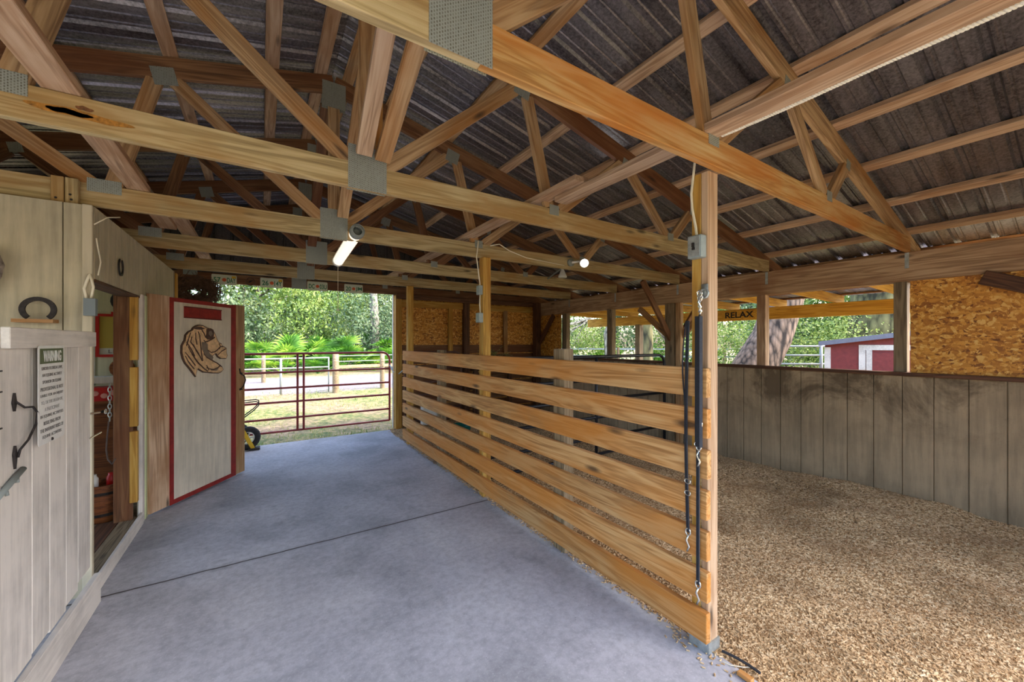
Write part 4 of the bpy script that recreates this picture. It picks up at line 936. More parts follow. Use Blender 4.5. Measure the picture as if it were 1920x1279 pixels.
# lead ropes on the near post
rk = thing('rope_hook', 'metal hook ring on the nearest post from which the leads hang', 'hook', (1.87, 1.12, 1.80))
b = MB(); b.box((1.885, 1.125, 1.83), (.012, .03, .07)); b.tube([(1.87, 1.12+.022*math.cos(a), 1.815+.022*math.sin(a)) for a in np.linspace(0, 2*PI, 17)[:-1]], .006, 7, True); b.build('hook_body', M_GALV, rk, smooth=True)
def snap(b, top, dirz=-1, s=1.0):
    x, y, z = top
    b.tube([(x, y+.012*s*math.cos(a), z+dirz*(.018+.016*math.sin(a))*s) for a in np.linspace(0, 2*PI, 13)[:-1]], .004*s, 6, True)
    b.tube([(x, y, z+dirz*.036*s), (x, y+.008*s, z+dirz*.06*s), (x, y-.006*s, z+dirz*.085*s), (x, y+.004*s, z+dirz*.11*s)], .0055*s, 7)
def lead(lab, x, y, z0, z1, w, th, curve=0.0, snaps=True, mid=None):
    t = thing('lead_strap', lab, 'lead strap', (x, y, z0), 'lead straps on the nearest post')
    b = MB(); n = 14; P = [Vector((x-.0*k, y+curve*math.sin(PI*k/n), z0+(z1-z0)*k/n)) for k in range(n+1)]
    for k in range(n): b.bar(P[k], P[k+1]+(P[k+1]-P[k])*.02, w, th, (.35, .94, 0))
    b.build('webbing', M_STRAP, t)
    if snaps:
        b = MB(); snap(b, (x, 1.12, z0+.13), -1); snap(b, (x, y, z1+.02), -1, 1.1); b.build('snap_hook', M_CHROME, t, smooth=True)
    if mid:
        b = MB()
        for zz in mid: b.tube([(x-.004, y+.016*math.cos(a), zz+.012*math.sin(a)) for a in np.linspace(0, 2*PI, 13)[:-1]], .003, 6, True)
        b.build('buckle_ring', M_CHROME, t)
    return t
lead('wide blue-black padded strap, longest lead on the nearest post', 1.832, 1.125, 1.70, 1.05, .034, .018, .0, True, None)
lead('narrower lower length of the long black lead with a snap at its end', 1.834, 1.13, 1.05, .36, .020, .006, .0, True, [1.06])
lead('thin dark strap hanging left of the wide one, snap hooks midway', 1.836, 1.185, 1.68, .60, .019, .006, .012, True, [.86, .80])
lead('very thin cord-like strap nearest the fence boards', 1.842, 1.20, 1.68, 1.22, .006, .004, .02, False)

# ---------------------------------------------------------------- lamps
tl = thing('tube_light', 'lit tube light with a pull cord hung under the third truss', 'lamp', (.67, 4.0, 2.44))
A, B = Vector((.675, 3.42, 2.50)), Vector((.675, 4.42, 2.42))
ax_ = (B-A).normalized(); u_ = Vector((1, 0, 0)); v_ = ax_.cross(u_); 
b = MB(); R = .058
def arc_shell(b, a0, a1, r, A, B, n=14, t=.003):
    vs = []
    for P in (A, B):
        for k in range(n+1):
            a = math.radians(a0+(a1-a0)*k/n)
            for rr in (r, r-t): vs.append(P+u_*math.cos(a)*rr+Vector((0, 0, 1))*math.sin(a)*rr)
    m = 2*(n+1); fs = []
    for k in range(n):
        i = 2*k; fs += [(i, i+2, m+i+2, m+i), (i+1, m+i+1, m+i+3, i+3), (i, i+1, i+3, i+2), (m+i, m+i+2, m+i+3, m+i+1)]
    return b.add(vs, fs)
b.tube([A+ax_*.06, B-ax_*.03], .050, 20); b.build('diffuser', E_TUBE, tl, smooth=False)
b = MB(); arc_shell(b, 20, 160, .058, A, B); b.build('housing', M_GALV, tl)
b = MB(); b.lathe([(.036, 0), (.058, 0), (.060, .05), (.055, .065), (.030, .065), (.030, .01)], A, 22, ax_); b.lathe([(0, .05), (.05, .05), (.052, .06)], A, 22, ax_); b.build('end_cap', M_GREY, tl, smooth=True)
b = MB(); b.lathe([(0, -.03), (.054, -.03), (.056, 0), (.05, .012), (0, .012)], B, 22, ax_); b.build('end_cap', M_WHITE, tl, smooth=True)
b = MB(); b.tube([B+Vector((0, 0, -.05)), B+Vector((0, 0, -.50))], .0022, 5); b.lathe([(0, 0), (.014, .004), (.014, .014), (0, .02)], B+Vector((0, 0, -.52)), 10); b.build('pull_cord', M_CORD, tl)
b = MB(); b.tube([(.675, 3.56, 2.53), (.675, 3.56, 2.59)], .006, 6); b.tube([(.675, 4.38, 2.46), (.675, 4.74, 2.5)], .004, 6); b.build('hanger', M_IRON, tl)
fl = thing('flood_lamp', 'lit white flood lamp facing the camera on the third truss over the stall', 'lamp', (3.2, 3.45, 2.45))
b = MB(); b.lathe([(0, -.01), (.045, -.01), (.045, .025), (0, .03)], (3.10, 3.525, 2.52), 18, (0, -1, 0)); b.build('base_plate', M_GREY, fl, smooth=True)
ld = Vector((-.55, -.72, -.42)).normalized(); lc = Vector((3.19, 3.38, 2.50))
b = MB(); b.tube([(3.10, 3.50, 2.52), tuple(lc-ld*.10)], .014, 8); b.lathe([(0, -.12), (.022, -.12), (.028, -.07), (.048, -.02), (.052, 0), (.050, .0)], lc, 22, ld); b.build('lamp_body', M_WHITE, fl, smooth=True)
b = MB(); b.lathe([(0, .004), (.030, .003), (.048, -.002)], lc, 24, ld); b.build('lamp_face', E_LED, fl)
l_ = bpy.data.lights.new('flood_glow', 'SPOT'); l_.energy = 25; l_.spot_size = 2.4; l_.spot_blend = .8; l_.shadow_soft_size = .05; l_.color = (1, .96, .9)
lo = bpy.data.objects.new('flood_glow', l_); COL.objects.link(lo); lo.parent = fl; lo.location = tuple((lc+ld*.03)-Vector((3.2, 3.45, 2.45))); lo.rotation_euler = (-ld).to_track_quat('Z', 'Y').to_euler()
rl = thing('reflector_lamp', 'white downward reflector bulb hanging left below the flood lamp', 'lamp', (3.75, 4.4, 2.45))
b = MB(); b.lathe([(.02, .15), (.022, .10), (.030, .085), (.06, .02), (.064, .0), (.058, -.008), (0, -.012)], (3.72, 4.40, 2.53), 22); b.build('bulb', M_WHITE, rl, smooth=True)
b = MB(); b.tube([(3.72, 4.40, 2.66), (3.72, 4.55, 2.62), (3.72, 4.76, 2.55)], .012, 7); b.build('socket_arm', M_GREY, rl)

# ---------------------------------------------------------------- stall bedding
b = MB(); nx, ny = 84, 200
X = np.linspace(1.90, XR-.005, nx); Yv = np.linspace(-1.2, 7.14, ny)
def bumpz(x, y):
    s = .012*math.sin(x*2.3+y*1.7)+.014*math.sin(y*3.1-x*1.9+1)+.008*math.sin(x*7.1+y*2.2)+.007*math.sin(y*8.3+x*3.7)+.006*math.sin(x*13+y*11)+.004*math.sin(x*21-y*17)
    e = min(1, max(0, (x-1.93)/.35))
    return -.012 + e*(.045+.03*(x-2)/3+s)
vs = [(x, y, bumpz(x, y)) for x in X for y in Yv]
b.add(vs, [(i*ny+j, (i+1)*ny+j, (i+1)*ny+j+1, i*ny+j+1) for i in range(nx-1) for j in range(ny-1)])
bed = b.build('wood_pellet_bedding', [M_BED, M_PEL], off=(0, 0, 0), smooth=True, label='tan wood pellet bedding covering the stall floor', cat='bedding', kind='stuff')
gn = bpy.data.node_groups.new('pellets', 'GeometryNodeTree')
gn.interface.new_socket('Geometry', in_out='INPUT', socket_type='NodeSocketGeometry'); gn.interface.new_socket('Geometry', in_out='OUTPUT', socket_type='NodeSocketGeometry')
N_ = gn.nodes; gi = N_.new('NodeGroupInput'); go = N_.new('NodeGroupOutput')
dp = N_.new('GeometryNodeDistributePointsOnFaces'); 
pos = N_.new('GeometryNodeInputPosition'); sp = N_.new('ShaderNodeSeparateXYZ'); gn.links.new(pos.outputs[0], sp.inputs[0])
mr = N_.new('ShaderNodeMapRange'); mr.inputs[1].default_value = 1.5; mr.inputs[2].default_value = 4.5; mr.inputs[3].default_value = 9000; mr.inputs[4].default_value = 3200
gn.links.new(sp.outputs[1], mr.inputs[0]); gn.links.new(mr.outputs[0], dp.inputs['Density'])
cy = N_.new('GeometryNodeMeshCylinder'); cy.inputs['Vertices'].default_value = 6; cy.inputs['Radius'].default_value = .0036; cy.inputs['Depth'].default_value = .019
sm = N_.new('GeometryNodeSetMaterial'); sm.inputs['Material'].default_value = M_PEL; gn.links.new(cy.outputs['Mesh'], sm.inputs[0])
rv = N_.new('FunctionNodeRandomValue'); rv.data_type = 'FLOAT_VECTOR'; rv.inputs[0].default_value = (1.15, -.4, 0); rv.inputs[1].default_value = (1.95, .4, 6.28)
rs = N_.new('FunctionNodeRandomValue'); rs.data_type = 'FLOAT'; rs.inputs[2].default_value = .6; rs.inputs[3].default_value = 1.35
ii = N_.new('GeometryNodeInstanceOnPoints'); gn.links.new(dp.outputs['Points'], ii.inputs['Points']); gn.links.new(sm.outputs[0], ii.inputs['Instance']); gn.links.new(rv.outputs[0], ii.inputs['Rotation']); gn.links.new(rs.outputs[1], ii.inputs['Scale'])
jg = N_.new('GeometryNodeJoinGeometry'); gn.links.new(gi.outputs[0], dp.inputs['Mesh']); gn.links.new(ii.outputs[0], jg.inputs[0]); gn.links.new(gi.outputs[0], jg.inputs[0]); gn.links.new(jg.outputs[0], go.inputs[0])
md = bed.modifiers.new('pellets', 'NODES'); md.node_group = gn
# spilled pellets on the concrete by the fence
b = MB(); r_ = random.Random(5)
for k in range(900):
    y = r_.uniform(.9, 6.9); x = 1.93-abs(r_.gauss(0, .022 if y > 1.3 else .06)); a = r_.uniform(0, PI); d = Vector((math.cos(a), math.sin(a), 0))*.008
    c = Vector((x, y, .004)); b.tube([c-d, c+d], .0034, 5)
b.build('spilled_pellets', M_PEL, label='loose wood pellets spilled along the foot of the divider fence', cat='pellets', kind='stuff')
# rod and wood scrap
b = MB(); b.tube([(1.955, 1.075, .012), (1.965, 1.02, .016), (1.972, .96, .016), (1.975, .905, .012)], .007, 6); b.build('dark_rod', M_RUBBER, label='short dark rod lying on the pellets by the nearest post', cat='rod')
board('wood_scrap', (1.895, .965, .014), (1.893, .90, .014), .02, .03, W_ORANGE, label='small orange wood scrap at the edge of the pellets', cat='wood scrap')
b = MB(); b.tube([(1.90, 1.04, .006), (1.91, 1.01, .006), (1.95, .97, .006), (1.98, .95, .006)], .0025, 5); b.build('frayed_string', M_CORD, label='frayed pale string on the concrete at the nearest post foot', cat='string')

# tube gates ------------------------------------------------------
def tube_gate(name, lab, x0, x1, y, zs, mat, r=.019, verts=(), yz=None, round_l=True, round_r=True):
    t = thing(name, lab, 'gate', ((x0+x1)/2, y, zs[-1])); R = .14; zt, zb = zs[0], zs[-1]
    pts = []
    if round_l: pts += [(x0, y, zb)]+[(x0, y, zt-R)]+[(x0+R-R*math.cos(a), y, zt-R+R*math.sin(a)) for a in np.linspace(.2, PI/2, 6)]
    else: pts += [(x0, y, zb), (x0, y, zt)]
    if round_r: pts += [(x1-R+R*math.sin(a), y, zt-R+R*math.cos(a)) for a in np.linspace(0, PI/2-.2, 6)]+[(x1, y, zt-R), (x1, y, zb)]
    else: pts += [(x1, y, zt), (x1, y, zb)]
    b = MB(); b.tube(pts, r, 10); b.build('outer_tube', mat, t, smooth=True)
    for z in zs[1:]:
        b = MB(); b.tube([(x0, y, z), (x1, y, z)], r*.92, 10); b.build('rail', mat, t, smooth=True)
    for xv in verts:
        b = MB(); b.tube([(xv, y-.005, zb), (xv, y-.005, zt)], r*.9, 8); b.build('upright_tube', mat, t, smooth=True)
    return t
ZS = [1.385, 1.086, .831, .603, .339, .128]
g = tube_gate('tube_gate', 'maroon six-bar tube gate across the aisle opening', -1.6, 2.0, 7.30, ZS, M_GATE, verts=(.50, .59), round_l=True)
tube_gate('tube_gate', 'black tube gate dividing the stall behind the board fence', 2.02, 5.02, 3.62, ZS, M_BLACK, .021, verts=(3.62,))
tube_gate('tube_gate', 'short brown tube gate leaning at the far wall of the stall', 2.17, 3.28, 6.92, ZS, M_BROWNTUBE, .02)
b = MB(); b.tube([(2.0, 7.28, 1.15), (2.04, 7.2, 1.03), (2.10, 7.04, 1.0), (2.16, 6.95, 1.08), (2.18, 6.90, 1.13)], .011, 8); b.build('gate_chain', M_GALV, smooth=True, label='light chain looped from the maroon gate around the jamb post', cat='chain')
b = MB(); b.lathe([(0, 0), (.16, 0), (.18, .18), (.165, .18), (.15, .02), (0, .02)], (2.75, 5.85, .03), 20); b.build('feed_pan', M_TEAL, smooth=True, label='teal feed pan on the bedding behind the fence, seen between the boards', cat='feed pan')
b = MB(); b.box((2.5, 6.6, .32), (.30, .08, .42)); o = b.build('feed_bag', M_WHITE, label='white feed bag standing behind the far end of the fence', cat='feed bag')
o.modifiers.new('b', 'BEVEL').width = .03
b = MB(); r_ = random.Random(11)
for k in range(60):
    c = Vector((3.9+r_.gauss(0, .16), 6.7+r_.gauss(0, .08), 1.30+abs(r_.gauss(0, .07)))); d = Vector((r_.uniform(-1, 1), r_.uniform(-1, 1), r_.uniform(-.3, .5)))*.07; b.tube([c-d, c+d], .003, 4)
hr = thing('hay_rack', 'dark rack with dry hay against the far stall wall', 'hay rack', (3.9, 6.9, .9))
b2 = MB(); b2.span((3.5, 6.6, 1.05), (4.4, 7.1, 1.28)); b2.build('rack_box', W_DARK, hr); b.build('hay', L_GRASS, hr, kind='stuff')
for x in (3.55, 4.35): board('rack_leg', (x, 6.85, .0), (x, 6.85, 1.05), .08, .08, W_DARK, hr, up=(1, 0, 0))

# ---------------------------------------------------------------- lean-to roof outside the stall
XB = 8.0; zb0, zb1 = 2.03, 2.25
lbm = board('lean_to_beam', (XB, .9, 2.115), (XB, 8.3, 2.115), .22, .08, W_YEL, label='yellow outer beam of the lean-to beyond the stall wall', cat='beam')
for i, y in enumerate([.98, 1.66, 2.52, 3.38, 4.24, 5.1, 5.96, 6.82, 7.68]):
    board('lean_to_rafter', (5.40, y, 2.365), (8.35, y, 2.290), .14, .04, W_YEL, label='yellow rafter of the lean-to, %s from the near end' % ['first', 'second', 'third', 'fourth', 'fifth', 'sixth', 'seventh', 'eighth', 'ninth'][i], cat='rafter', group='lean-to rafters')
ribbed('lean_to_roof', 5.62, 2.461, 8.6, 2.385, .95, 8.3, M_ROOF, label='ribbed metal roof of the lean-to beyond the stall wall', cat='roof')
for i, x in enumerate((6.0, 6.75, 7.5, 8.25)):
    z = 2.452-.0258*(x-5.4)
    board('lean_to_purlin', (x, .95, z), (x, 8.3, z), .07, .026, W_BROWN, up=(1, 0, -.026), label='brown purlin under the lean-to roof, %s from the barn' % ['first', 'second', 'third', 'fourth'][i], cat='purlin', group='lean-to purlins')
for y, l in ((6.5, 'far'), (1.05, 'near')):
    board('lean_to_post', (XB, y, -.1), (XB, y, 2.015), .14, .14, W_GRAY, up=(0, 1, 0), label='grey %s post under the yellow lean-to beam' % l, cat='post', group='lean-to posts')
rs_ = thing('relax_sign', 'wooden sign reading RELAX on the yellow lean-to beam', 'sign', (XB-.06, 4.3, 2.05))
M_RX = lambda d: axes((XB-.045-d, 4.03, 2.115), (0, -1, 0), (0, 0, 1), (-1, 0, 0))
b = MB(); b.box((XB-.052, 4.03, 2.115), (.02, .66, .17)); b.build('sign_board', W_YEL, rs_)
text_obj('letters', 'RELAX', M_RX(.02), .54, .12, M_IRON, rs_, depth=.01, font_bold=True)

# ---------------------------------------------------------------- outside: fences, shed, trees
G = -.05
wg_ = thing('pipe_gate', 'pale grey five-bar pipe gate beyond the maroon gate, by the drive', 'gate', (.2, 13.9, G))
M_PALE = plain('pale_pipe_paint', (150, 158, 156), .5)
for z in (1.12, .82, .25, .06): 
    b = MB(); b.tube([(-3.2, 13.5, G+z), (1.85, 13.95, G+z)], .021 if z > .5 else .010, 8); b.build('rail', M_PALE, wg_, smooth=True)
for x in (-3.2, -.9, .5, 1.85):
    b = MB(); y = 13.5+(x+3.2)*.089; b.tube([(x, y, G+.0), (x, y, G+1.14)], .034 if x == .5 else .020, 8); b.build('upright_pipe', M_PALE, wg_, smooth=True)
OP = [(2.02, 13.66, .10, 1.30, 'thick weathered fence post at the right end of the pale pipe gate'), (3.55, 13.87, .08, 1.30, 'thinner fence post right of the thick weathered one'), (.07, 18.5, .08, 1.1, 'fence post seen through the pale pipe gate')]
for x, y, r, h, l in OP:
    b = MB(); b.lathe([(r, -.1), (r*.97, h*.5), (r*.93, h), (0, h+.01)], (x, y, G), 12); b.build('fence_post', W_GRAY, smooth=True, label=l, cat='post', group='fence posts by the drive')
pf = thing('plank_rail_fence', 'pale rail fence running right from the thick fence post', 'fence', (5, 13.9, G))
for z, r, n__ in ((1.18, .012, 'wire'), (1.0, .012, 'wire'), (.82, .05, 'rail')): 
    b = MB(); b.bar((2.1, 13.68, G+z), (9.5, 14.7, G+z), r*2, r*.8); b.build(n__, M_PALE if n__ == 'wire' else W_POSTP, pf)
# right pasture fences
fr_ = thing('pipe_fence', 'grey three-rail pipe fence between the leaning tree and the red shed', 'fence', (14.6, 4.9, G))
for z in (1.50, 1.22, .95, .6):
    b = MB(); b.tube([(12.9, 6.0, G+z), (14.55, 4.93, G+z), (15.6, 4.25, G+z)], .028, 8); b.build('rail', M_PALE, fr_, smooth=True)
for x, y in ((12.9, 6.0), (14.55, 4.93), (15.6, 4.25)):
    b = MB(); b.tube([(x, y, G), (x, y, G+1.55)], .045, 8); b.build('post', M_PALE, fr_, smooth=True)
ff = thing('rail_fence', 'low pale rail fence far behind the stall opening', 'fence', (20, 14, G))
for z in (1.25, .85, .45):
    b = MB(); b.bar((13.0, 19.0, G+z), (26.5, 5.5, G+z), .09, .03); b.build('rail', M_PALE, ff)
for k in range(8):
    q = k/7; b = MB(); b.box((13+13.5*q, 19-13.5*q, G+.65), (.12, .12, 1.4)); b.build('post', W_GRAY, ff)

# red shed
sh = thing('red_shed', 'small dark red shed with white trim and a grey sloping roof', 'shed', (12.6, 3.2, G))
o_ = Vector((11.62, 3.86, G)); sx_ = Vector((.3, -.954, 0)).normalized(); sb_ = Vector((.954, .3, 0)).normalized()
RS = Matrix(((sx_.x, sb_.x, 0), (sx_.y, sb_.y, 0), (0, 0, 1)))
def sbox(name, a0, a1, b0, b1, z0, z1, mat):
    b = MB(); c = o_+sx_*((a0+a1)/2)+sb_*((b0+b1)/2); b.box((c.x, c.y, G+(z0+z1)/2), (a1-a0, b1-b0, z1-z0), RS); return b.build(name, mat, sh)
M_SHED = plain('shed_red_paint', (124, 50, 48), .7, 0, .08, .2, 12)
def slope_z(a): return 1.56+.145*a
b = MB(); poly = [(.0, 0), (3.2, 0), (3.2, slope_z(3.2)), (0, slope_z(0))]
b.prism(poly, axes(tuple(o_+sb_*2.2), sx_, (0, 0, 1), tuple(-sb_)), 2.2); b.build('shed_body', M_SHED, sh)
sbox('corner_trim', -.01, .11, -.02, .0, 0, 1.50, P_BOARD)
sbox('door_trim', .62, .74, -.025, .0, 0, 1.56, P_BOARD); sbox('door_trim', .74, 1.7, -.025, .0, 1.44, 1.56, P_BOARD); sbox('door_trim', .75, .85, -.04, .0, 0, 1.44, P_BOARD); sbox('shed_door', .85, 1.65, -.035, .0, .05, 1.38, M_SHED)
b = MB(); a, c = -.12, 3.35
b.prism([(a, slope_z(a)-.01), (c, slope_z(c)-.01), (c, slope_z(c)+.10), (a, slope_z(a)+.10)], axes(tuple(o_+sb_*2.4), sx_, (0, 0, 1), tuple(-sb_)), 2.55); b.build('roof', plain('grey_shed_roof', (112, 114, 126), .6, 0, .06), sh)

# leaf cloud builder
def leaf_mesh(blobs, count, size, seed, shell=.55, aspect=.5):
    r = np.random.default_rng(seed); bl = np.array(blobs, float); vol = bl[:, 3]*bl[:, 4]*bl[:, 5]; ci = r.choice(len(bl), count, p=vol**.67/np.sum(vol**.67))
    d = r.normal(size=(count, 3)); d /= np.linalg.norm(d, axis=1)[:, None]; rad = shell+(1-shell)*r.random(count)**.5; rad *= 1+.15*r.normal(size=count)
    c = bl[ci, :3]+d*rad[:, None]*bl[ci, 3:6]
    u = r.normal(size=(count, 3)); u /= np.linalg.norm(u, axis=1)[:, None]; w = np.cross(u, d+.6*r.normal(size=(count, 3))); w /= np.linalg.norm(w, axis=1)[:, None]+1e-9
    s = size*(.6+.8*r.random(count))[:, None]; v = np.stack([c-u*s*.5, c+w*s*aspect*.5, c+u*s*.5, c-w*s*aspect*.5], 1).reshape(-1, 3)
    me = bpy.data.meshes.new('leaves'); me.vertices.add(count*4); me.vertices.foreach_set('co', v.ravel()); me.loops.add(count*4); me.loops.foreach_set('vertex_index', np.arange(count*4, dtype=np.int32))
    me.polygons.add(count); me.polygons.foreach_set('loop_start', np.arange(0, count*4, 4, dtype=np.int32)); me.polygons.foreach_set('loop_total', np.full(count, 4, dtype=np.int32)); me.update(); me.validate(); return me
def crown(seed, R=3.6, H=7.5, n=12):
    r = random.Random(seed); bl = []
    for k in range(n):
        a = r.uniform(0, 2*PI); q = r.uniform(.2, 1)*R*.75; z = r.uniform(.28, 1)*H; s = r.uniform(.9, 1.7)
        bl.append((q*math.cos(a), q*math.sin(a), z, s*1.25, s*1.25, s))
    return bl
CR = [leaf_mesh(crown(20+k), 6500, .26, k) for k in range(4)]
def trunk_mesh(h, r, seed):
    b = MB(); q = random.Random(seed); b.tube([(0, 0, -.2), (q.uniform(-.1, .1), q.uniform(-.1, .1), h*.35), (q.uniform(-.3, .3), q.uniform(-.3, .3), h*.7), (q.uniform(-.5, .5), q.uniform(-.5, .5), h)], [r*1.2, r, r*.8, r*.4], 10)
    for k in range(5):
        a = q.uniform(0, 2*PI); z = h*q.uniform(.4, .8); b.tube([(0, 0, z), (math.cos(a)*1.1, math.sin(a)*1.1, z+.9), (math.cos(a)*2.2, math.sin(a)*2.2, z+1.3)], [r*.5, r*.3, r*.1], 7)
    return b.mesh(smooth=True)
TR = [trunk_mesh(6, .2, k) for k in range(4)]
for m_ in TR: m_.materials.append(M_BARK2)
def mat_copy(me, mat): m = me.copy(); m.materials.append(mat); return m
CRO = [mat_copy(m, L_OAK) for m in CR]; CRY = [mat_copy(m, L_YEL) for m in CR]
FOL = leaf_mesh(crown(99, 1.6, 2.2, 9), 4200, .13, 9); FOLY = mat_copy(FOL, L_YEL); FOLO = mat_copy(FOL, L_OAK)
def tree(x, y, s, k, yellow, lab, grp, sz=None):
    t = thing('tree', lab, 'tree', (x, y, G), grp, rz=random.uniform(0, 6)); t.scale = (s, s, sz or s)
    f = bpy.data.objects.new('foliage', (CRY if yellow else CRO)[k % 4]); COL.objects.link(f); f.parent = t
    f = bpy.data.objects.new('trunk', TR[k % 4]); COL.objects.link(f); f.parent = t
    return t
tl_ = []
# trees past the aisle opening: (x, y, scale)
spots = [(-7, 31, 1.15, 0), (-3.5, 28.5, 1.05, 0), (-.4, 31, 1.1, 1), (2.6, 34.5, .95, 0), (4.2, 29.5, .62, 1), (8.8, 30, 1.0, 0), (12.2, 32, 1.1, 0), (7.2, 37, 1.2, 1), (-10.5, 27, 1.1, 0), (16, 29, 1.1, 1), (-1.5, 38, 1.5, 0), (11.5, 41, 1.45, 0)]
for i, (x, y, s, yl) in enumerate(spots):
    tree(x, y, s, i, yl, '%s tree of the woods past the aisle opening' % ['grey-green leftmost front', 'grey-green dense front left', 'yellow-green left middle', 'thin grey-green middle', 'low yellow-green middle', 'grey-green front right', 'tall grey-green right', 'yellow-green back right', 'far left grey-green', 'far right yellow-green', 'tall back left', 'tall back right'][i], 'woods past the aisle opening')
rspots = [(17.5, 22, 1.0, 1), (21.5, 19.5, 1.0, 0), (24.5, 16, 1.0, 1), (27, 12.5, 1.1, 0), (28.5, 9, 1.1, 1), (29, 5, 1.1, 0), (30, 1, 1.1, 0), (31, -4, 1.1, 1), (20.5, 26, 1.2, 0), (14, 26, 1.0, 1)]
for i, (x, y, s, yl) in enumerate(rspots):
    tree(x, y, s, i+1, yl, 'tree in the woods beyond the stall opening, %s from the left' % ['second', 'third', 'fourth', 'fifth', 'sixth', 'seventh', 'eighth', 'ninth', 'tallest, back', 'first'][i], 'woods beyond the stall opening')
for i, (x, y, s, m) in enumerate([(16.8, 17.5, 1.0, FOLY), (20, 13.8, 1.1, FOLY), (22.5, 9.5, 1.1, FOLO), (18.2, 8.4, .95, FOLY), (23, 5.6, 1.3, FOLY), (24, 2.2, 1.3, FOLO), (15.6, 20.5, 1.0, FOLO), (19.5, 6.0, .8, FOLY), (25.5, 8, 1.5, FOLY)]):
    o = bpy.data.objects.new('bush', m); COL.objects.link(o); o.location = (x, y, G); o.scale = (s, s, s); o.rotation_euler = (0, 0, i*1.3)
    tag(o, 'leafy green bush beyond the stall opening, %s' % ['near its left end', 'left of the leaning oak', 'right behind the leaning oak', 'lime green beside the pipe fence', 'behind the red shed at left', 'behind the red shed at right', 'far left by the rail fence', 'small, low by the pipe fence', 'tallest behind the pipe fence'][i], 'bush', 'bushes beyond the stall opening')
# slim grey trunk in the gap of the woods
b = MB(); b.tube([(6.2, 26.5, G), (6.3, 26.5, 3), (6.1, 26.6, 7), (6.4, 26.7, 11)], [.34, .28, .22, .1], 10); b.build('bare_tree', M_BARK2, smooth=True, label='slim grey bare trunk in front of the woods, right of the pull cord', cat='tree')
# big leaning oak etc.
def lean_trunk(lab, pts, rs, mat, n=24, seed=1):
    b = MB(); P = []; Rr = []
    for k in range(len(pts)-1):
        for q in range(6):
            f = q/6; P.append(Vector(pts[k]).lerp(Vector(pts[k+1]), f)); Rr.append(rs[k]*(1-f)+rs[k+1]*f)
    P.append(Vector(pts[-1])); Rr.append(rs[-1]); b.tube(P, Rr, n); return b
b = lean_trunk('', [(10.3, 5.3, G-.1), (10.62, 5.08, .8), (11.05, 4.8, 1.7), (11.35, 4.6, 2.8), (11.4, 4.6, 5)], [.62, .50, .45, .42, .4], M_BARK)
lo_ = thing('leaning_oak', 'big leaning oak with deeply furrowed bark beyond the stall opening', 'tree', (10.3, 5.3, G)); b.build('trunk', M_BARK, lo_, smooth=True)
cm = mat_copy(leaf_mesh([(x_, y_, z_, 1.6, 1.6, .9) for x_, y_, z_ in ((0, 0, 6), (1.8, 1, 6.6), (-1.6, 1.5, 6.2), (.5, -2, 6.5), (2.2, -1.6, 5.9))], 5000, .16, 44), L_OAK)
o = bpy.data.objects.new('foliage', cm); COL.objects.link(o); o.parent = lo_; o.location = (1, -.6, 0)
b = lean_trunk('', [(15.2, 6.9, G), (15.3, 6.85, 2), (15.2, 6.8, 6)], [.30, .24, .18], M_BARK2); b.build('slim_tree', M_BARK2, smooth=True, label='paler slim trunk just right of the leaning oak', cat='tree')
b = lean_trunk('', [(21.2, 5.3, G), (21.3, 5.2, 3), (21.5, 5.2, 9)], [1.1, .95, .85], M_BARK3); b.build('broad_tree', M_BARK3, smooth=True, label='very broad mossy trunk rising behind the red shed', cat='tree')
b = lean_trunk('', [(13.2, 10.3, G), (13.3, 10.4, 3), (13.2, 10.4, 7)], [.24, .2, .18], M_BARK3); b.build('palm_tree', M_BARK3, smooth=True, label='pale upright trunk beside the far lean-to post', cat='tree')
b = lean_trunk('', [(15.2, 9.8, G), (14.7, 10.2, 1.4), (13.6, 11.0, 3.2)], [.18, .14, .1], M_BARK2); b.build('leaning_tree', M_BARK2, smooth=True, label='thin trunk leaning left behind the braced post', cat='tree')
# bare branches left of lean-to beam
b = MB(); r_ = random.Random(8)
for k in range(9):
    p = Vector((14.9, 15.3, 2.9)); d = Vector((-.55+r_.uniform(-.3, .3), .3+r_.uniform(-.2, .2), -.25+r_.uniform(-.45, .5)))
    b.tube([p+Vector((1.2, 0, .4)), p, p+d*1.0, p+d*2+Vector((0, 0, r_.uniform(-.3, .3)))], [.07, .05, .03, .008], 6)
b.tube([(15.9, 14.9, -.2), (15.8, 15, 2), (16.1, 14.8, 3.4), (16.2, 14.8, 6)], [.2, .16, .12, .08], 8)
b.build('bare_tree', M_BARK2, label='bare grey tree whose branches droop left of the lean-to beam', cat='tree')

# palmettos
def palmetto(seed):
    r = random.Random(seed); b = MB()
    for k in range(15):
        a = r.uniform(0, 2*PI); el = r.uniform(.35, 1.35); L = r.uniform(.7, 1.5); d = Vector((math.cos(a)*math.cos(el), math.sin(a)*math.cos(el), math.sin(el))); c = d*L
        s = d.cross(Vector((0, 0, 1))).normalized(); n = s.cross(d)
        b.tube([(0, 0, 0), tuple(c)], .012, 4)
        for q in range(13):
            t = (q-6)/6*1.35; e = (d*math.cos(t)+s*math.sin(t)); F = .62*r.uniform(.85, 1.1); side = (s*math.cos(t)-d*math.sin(t))*.028
            p1 = c+e*F*.5+n*.03; p2 = c+e*F-Vector((0, 0, .12)); b.add([c, p1+side, p2, p1-side], [(0, 1, 2), (0, 2, 3)])
    return b.mesh()
PM = [palmetto(k) for k in range(3)]
for m_ in PM: m_.materials.append(L_PALM)
k = 0
pos_names = []
orr = ['first', 'second', 'third', 'fourth', 'fifth', 'sixth', 'seventh', 'eighth', 'ninth', 'tenth', 'eleventh', 'twelfth', 'thirteenth', 'fourteenth', 'fifteenth', 'sixteenth']
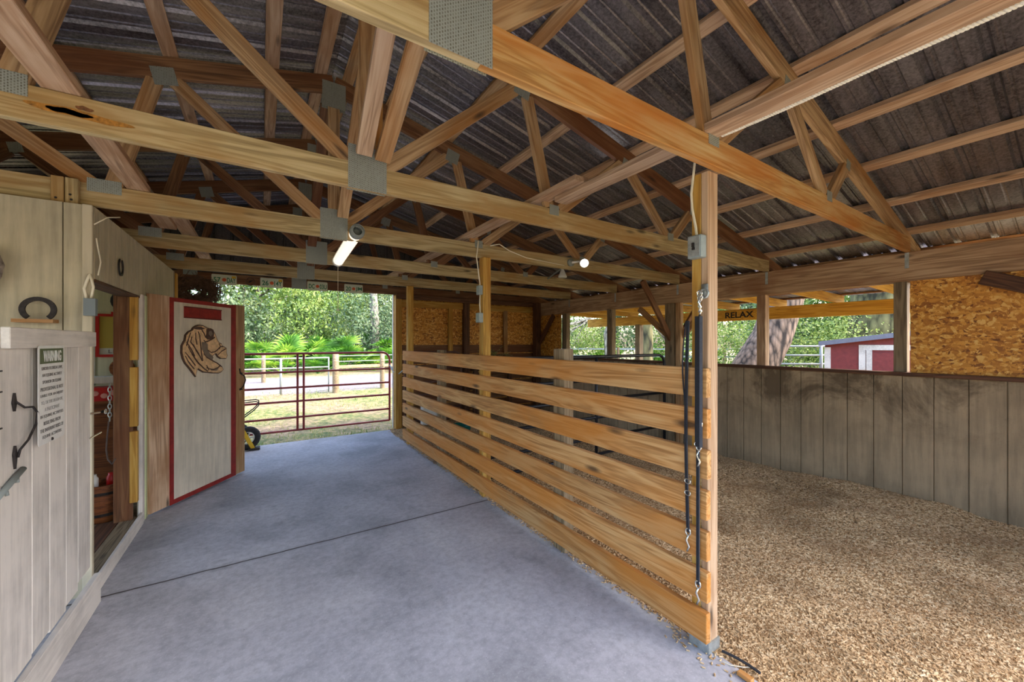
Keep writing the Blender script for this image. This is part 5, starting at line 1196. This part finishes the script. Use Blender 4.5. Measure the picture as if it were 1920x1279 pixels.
for i in range(30):
    row = i % 2; f = (i//2)/14; x = -8+f*21+row*.75; y = 23.2+.8*math.sin(i*2.1)+row*2.6
    o = bpy.data.objects.new('palmetto', PM[i % 3]); COL.objects.link(o); s = 1.0+.3*math.sin(i*1.7)+.18*row; o.location = (x, y, G-.05); o.scale = (s*1.2, s*1.2, s*.95); o.rotation_euler = (0, 0, i)
    tag(o, '%s palmetto from the left in the %s row before the woods' % (orr[i//2], ['front', 'back'][row]), 'palmetto', 'palmetto rows past the aisle')
for i in range(8):
    o = bpy.data.objects.new('palmetto', PM[i % 3]); COL.objects.link(o); o.location = (13+i*1.6, 23.5-i*2.2, G-.05); o.scale = (1, 1, 1); o.rotation_euler = (0, 0, i*2)
    tag(o, '%s palmetto from the left in the undergrowth beyond the stall' % orr[i], 'palmetto', 'palmettos beyond the stall')
# undergrowth closing the woods edge
for i in range(9):
    x = -9+i*2.9; o = bpy.data.objects.new('shrub', [FOLO, FOLY, FOLO][i % 3]); COL.objects.link(o); o.location = (x, 27.2+.6*math.sin(i*2.3), G); q = 1.35+.25*math.sin(i*1.9); o.scale = (q*1.1, q*.8, q*1.1); o.rotation_euler = (0, 0, i*1.1)
    tag(o, '%s shrub from the left between palmettos and woods past the aisle' % orr[i], 'shrub', 'shrubs at the edge of the woods')
# grass tufts near the opening
r = np.random.default_rng(5); n = 9000
xx = r.uniform(-3.5, 6, n); yy = 7.2+r.random(n)**1.3*7.5; keep = (np.sin(xx*1.7+yy*.9)+np.sin(xx*.8-yy*1.9+2)+.9*r.normal(size=n)) > -.2; xx, yy = xx[keep], yy[keep]; n = len(xx)
h = .02+.05*r.random(n)*(1+.02*yy); an = r.uniform(0, 2*PI, n); w = .006+.004*r.random(n)
base = np.stack([xx, yy, np.full(n, G)], 1); sd = np.stack([np.cos(an)*w, np.sin(an)*w, np.zeros(n)], 1); ln = np.stack([r.normal(0, .02, n), r.normal(0, .02, n), h], 1)
v = np.stack([base-sd, base+sd, base+ln], 1).reshape(-1, 3); b = MB(); me = bpy.data.meshes.new('grass'); me.from_pydata(v.tolist(), [], [(3*i, 3*i+1, 3*i+2) for i in range(n)])
me.materials.append(L_GRASS); o = bpy.data.objects.new('grass', me); COL.objects.link(o); tag(o, 'thin patchy grass outside the aisle opening', 'grass', kind='stuff')
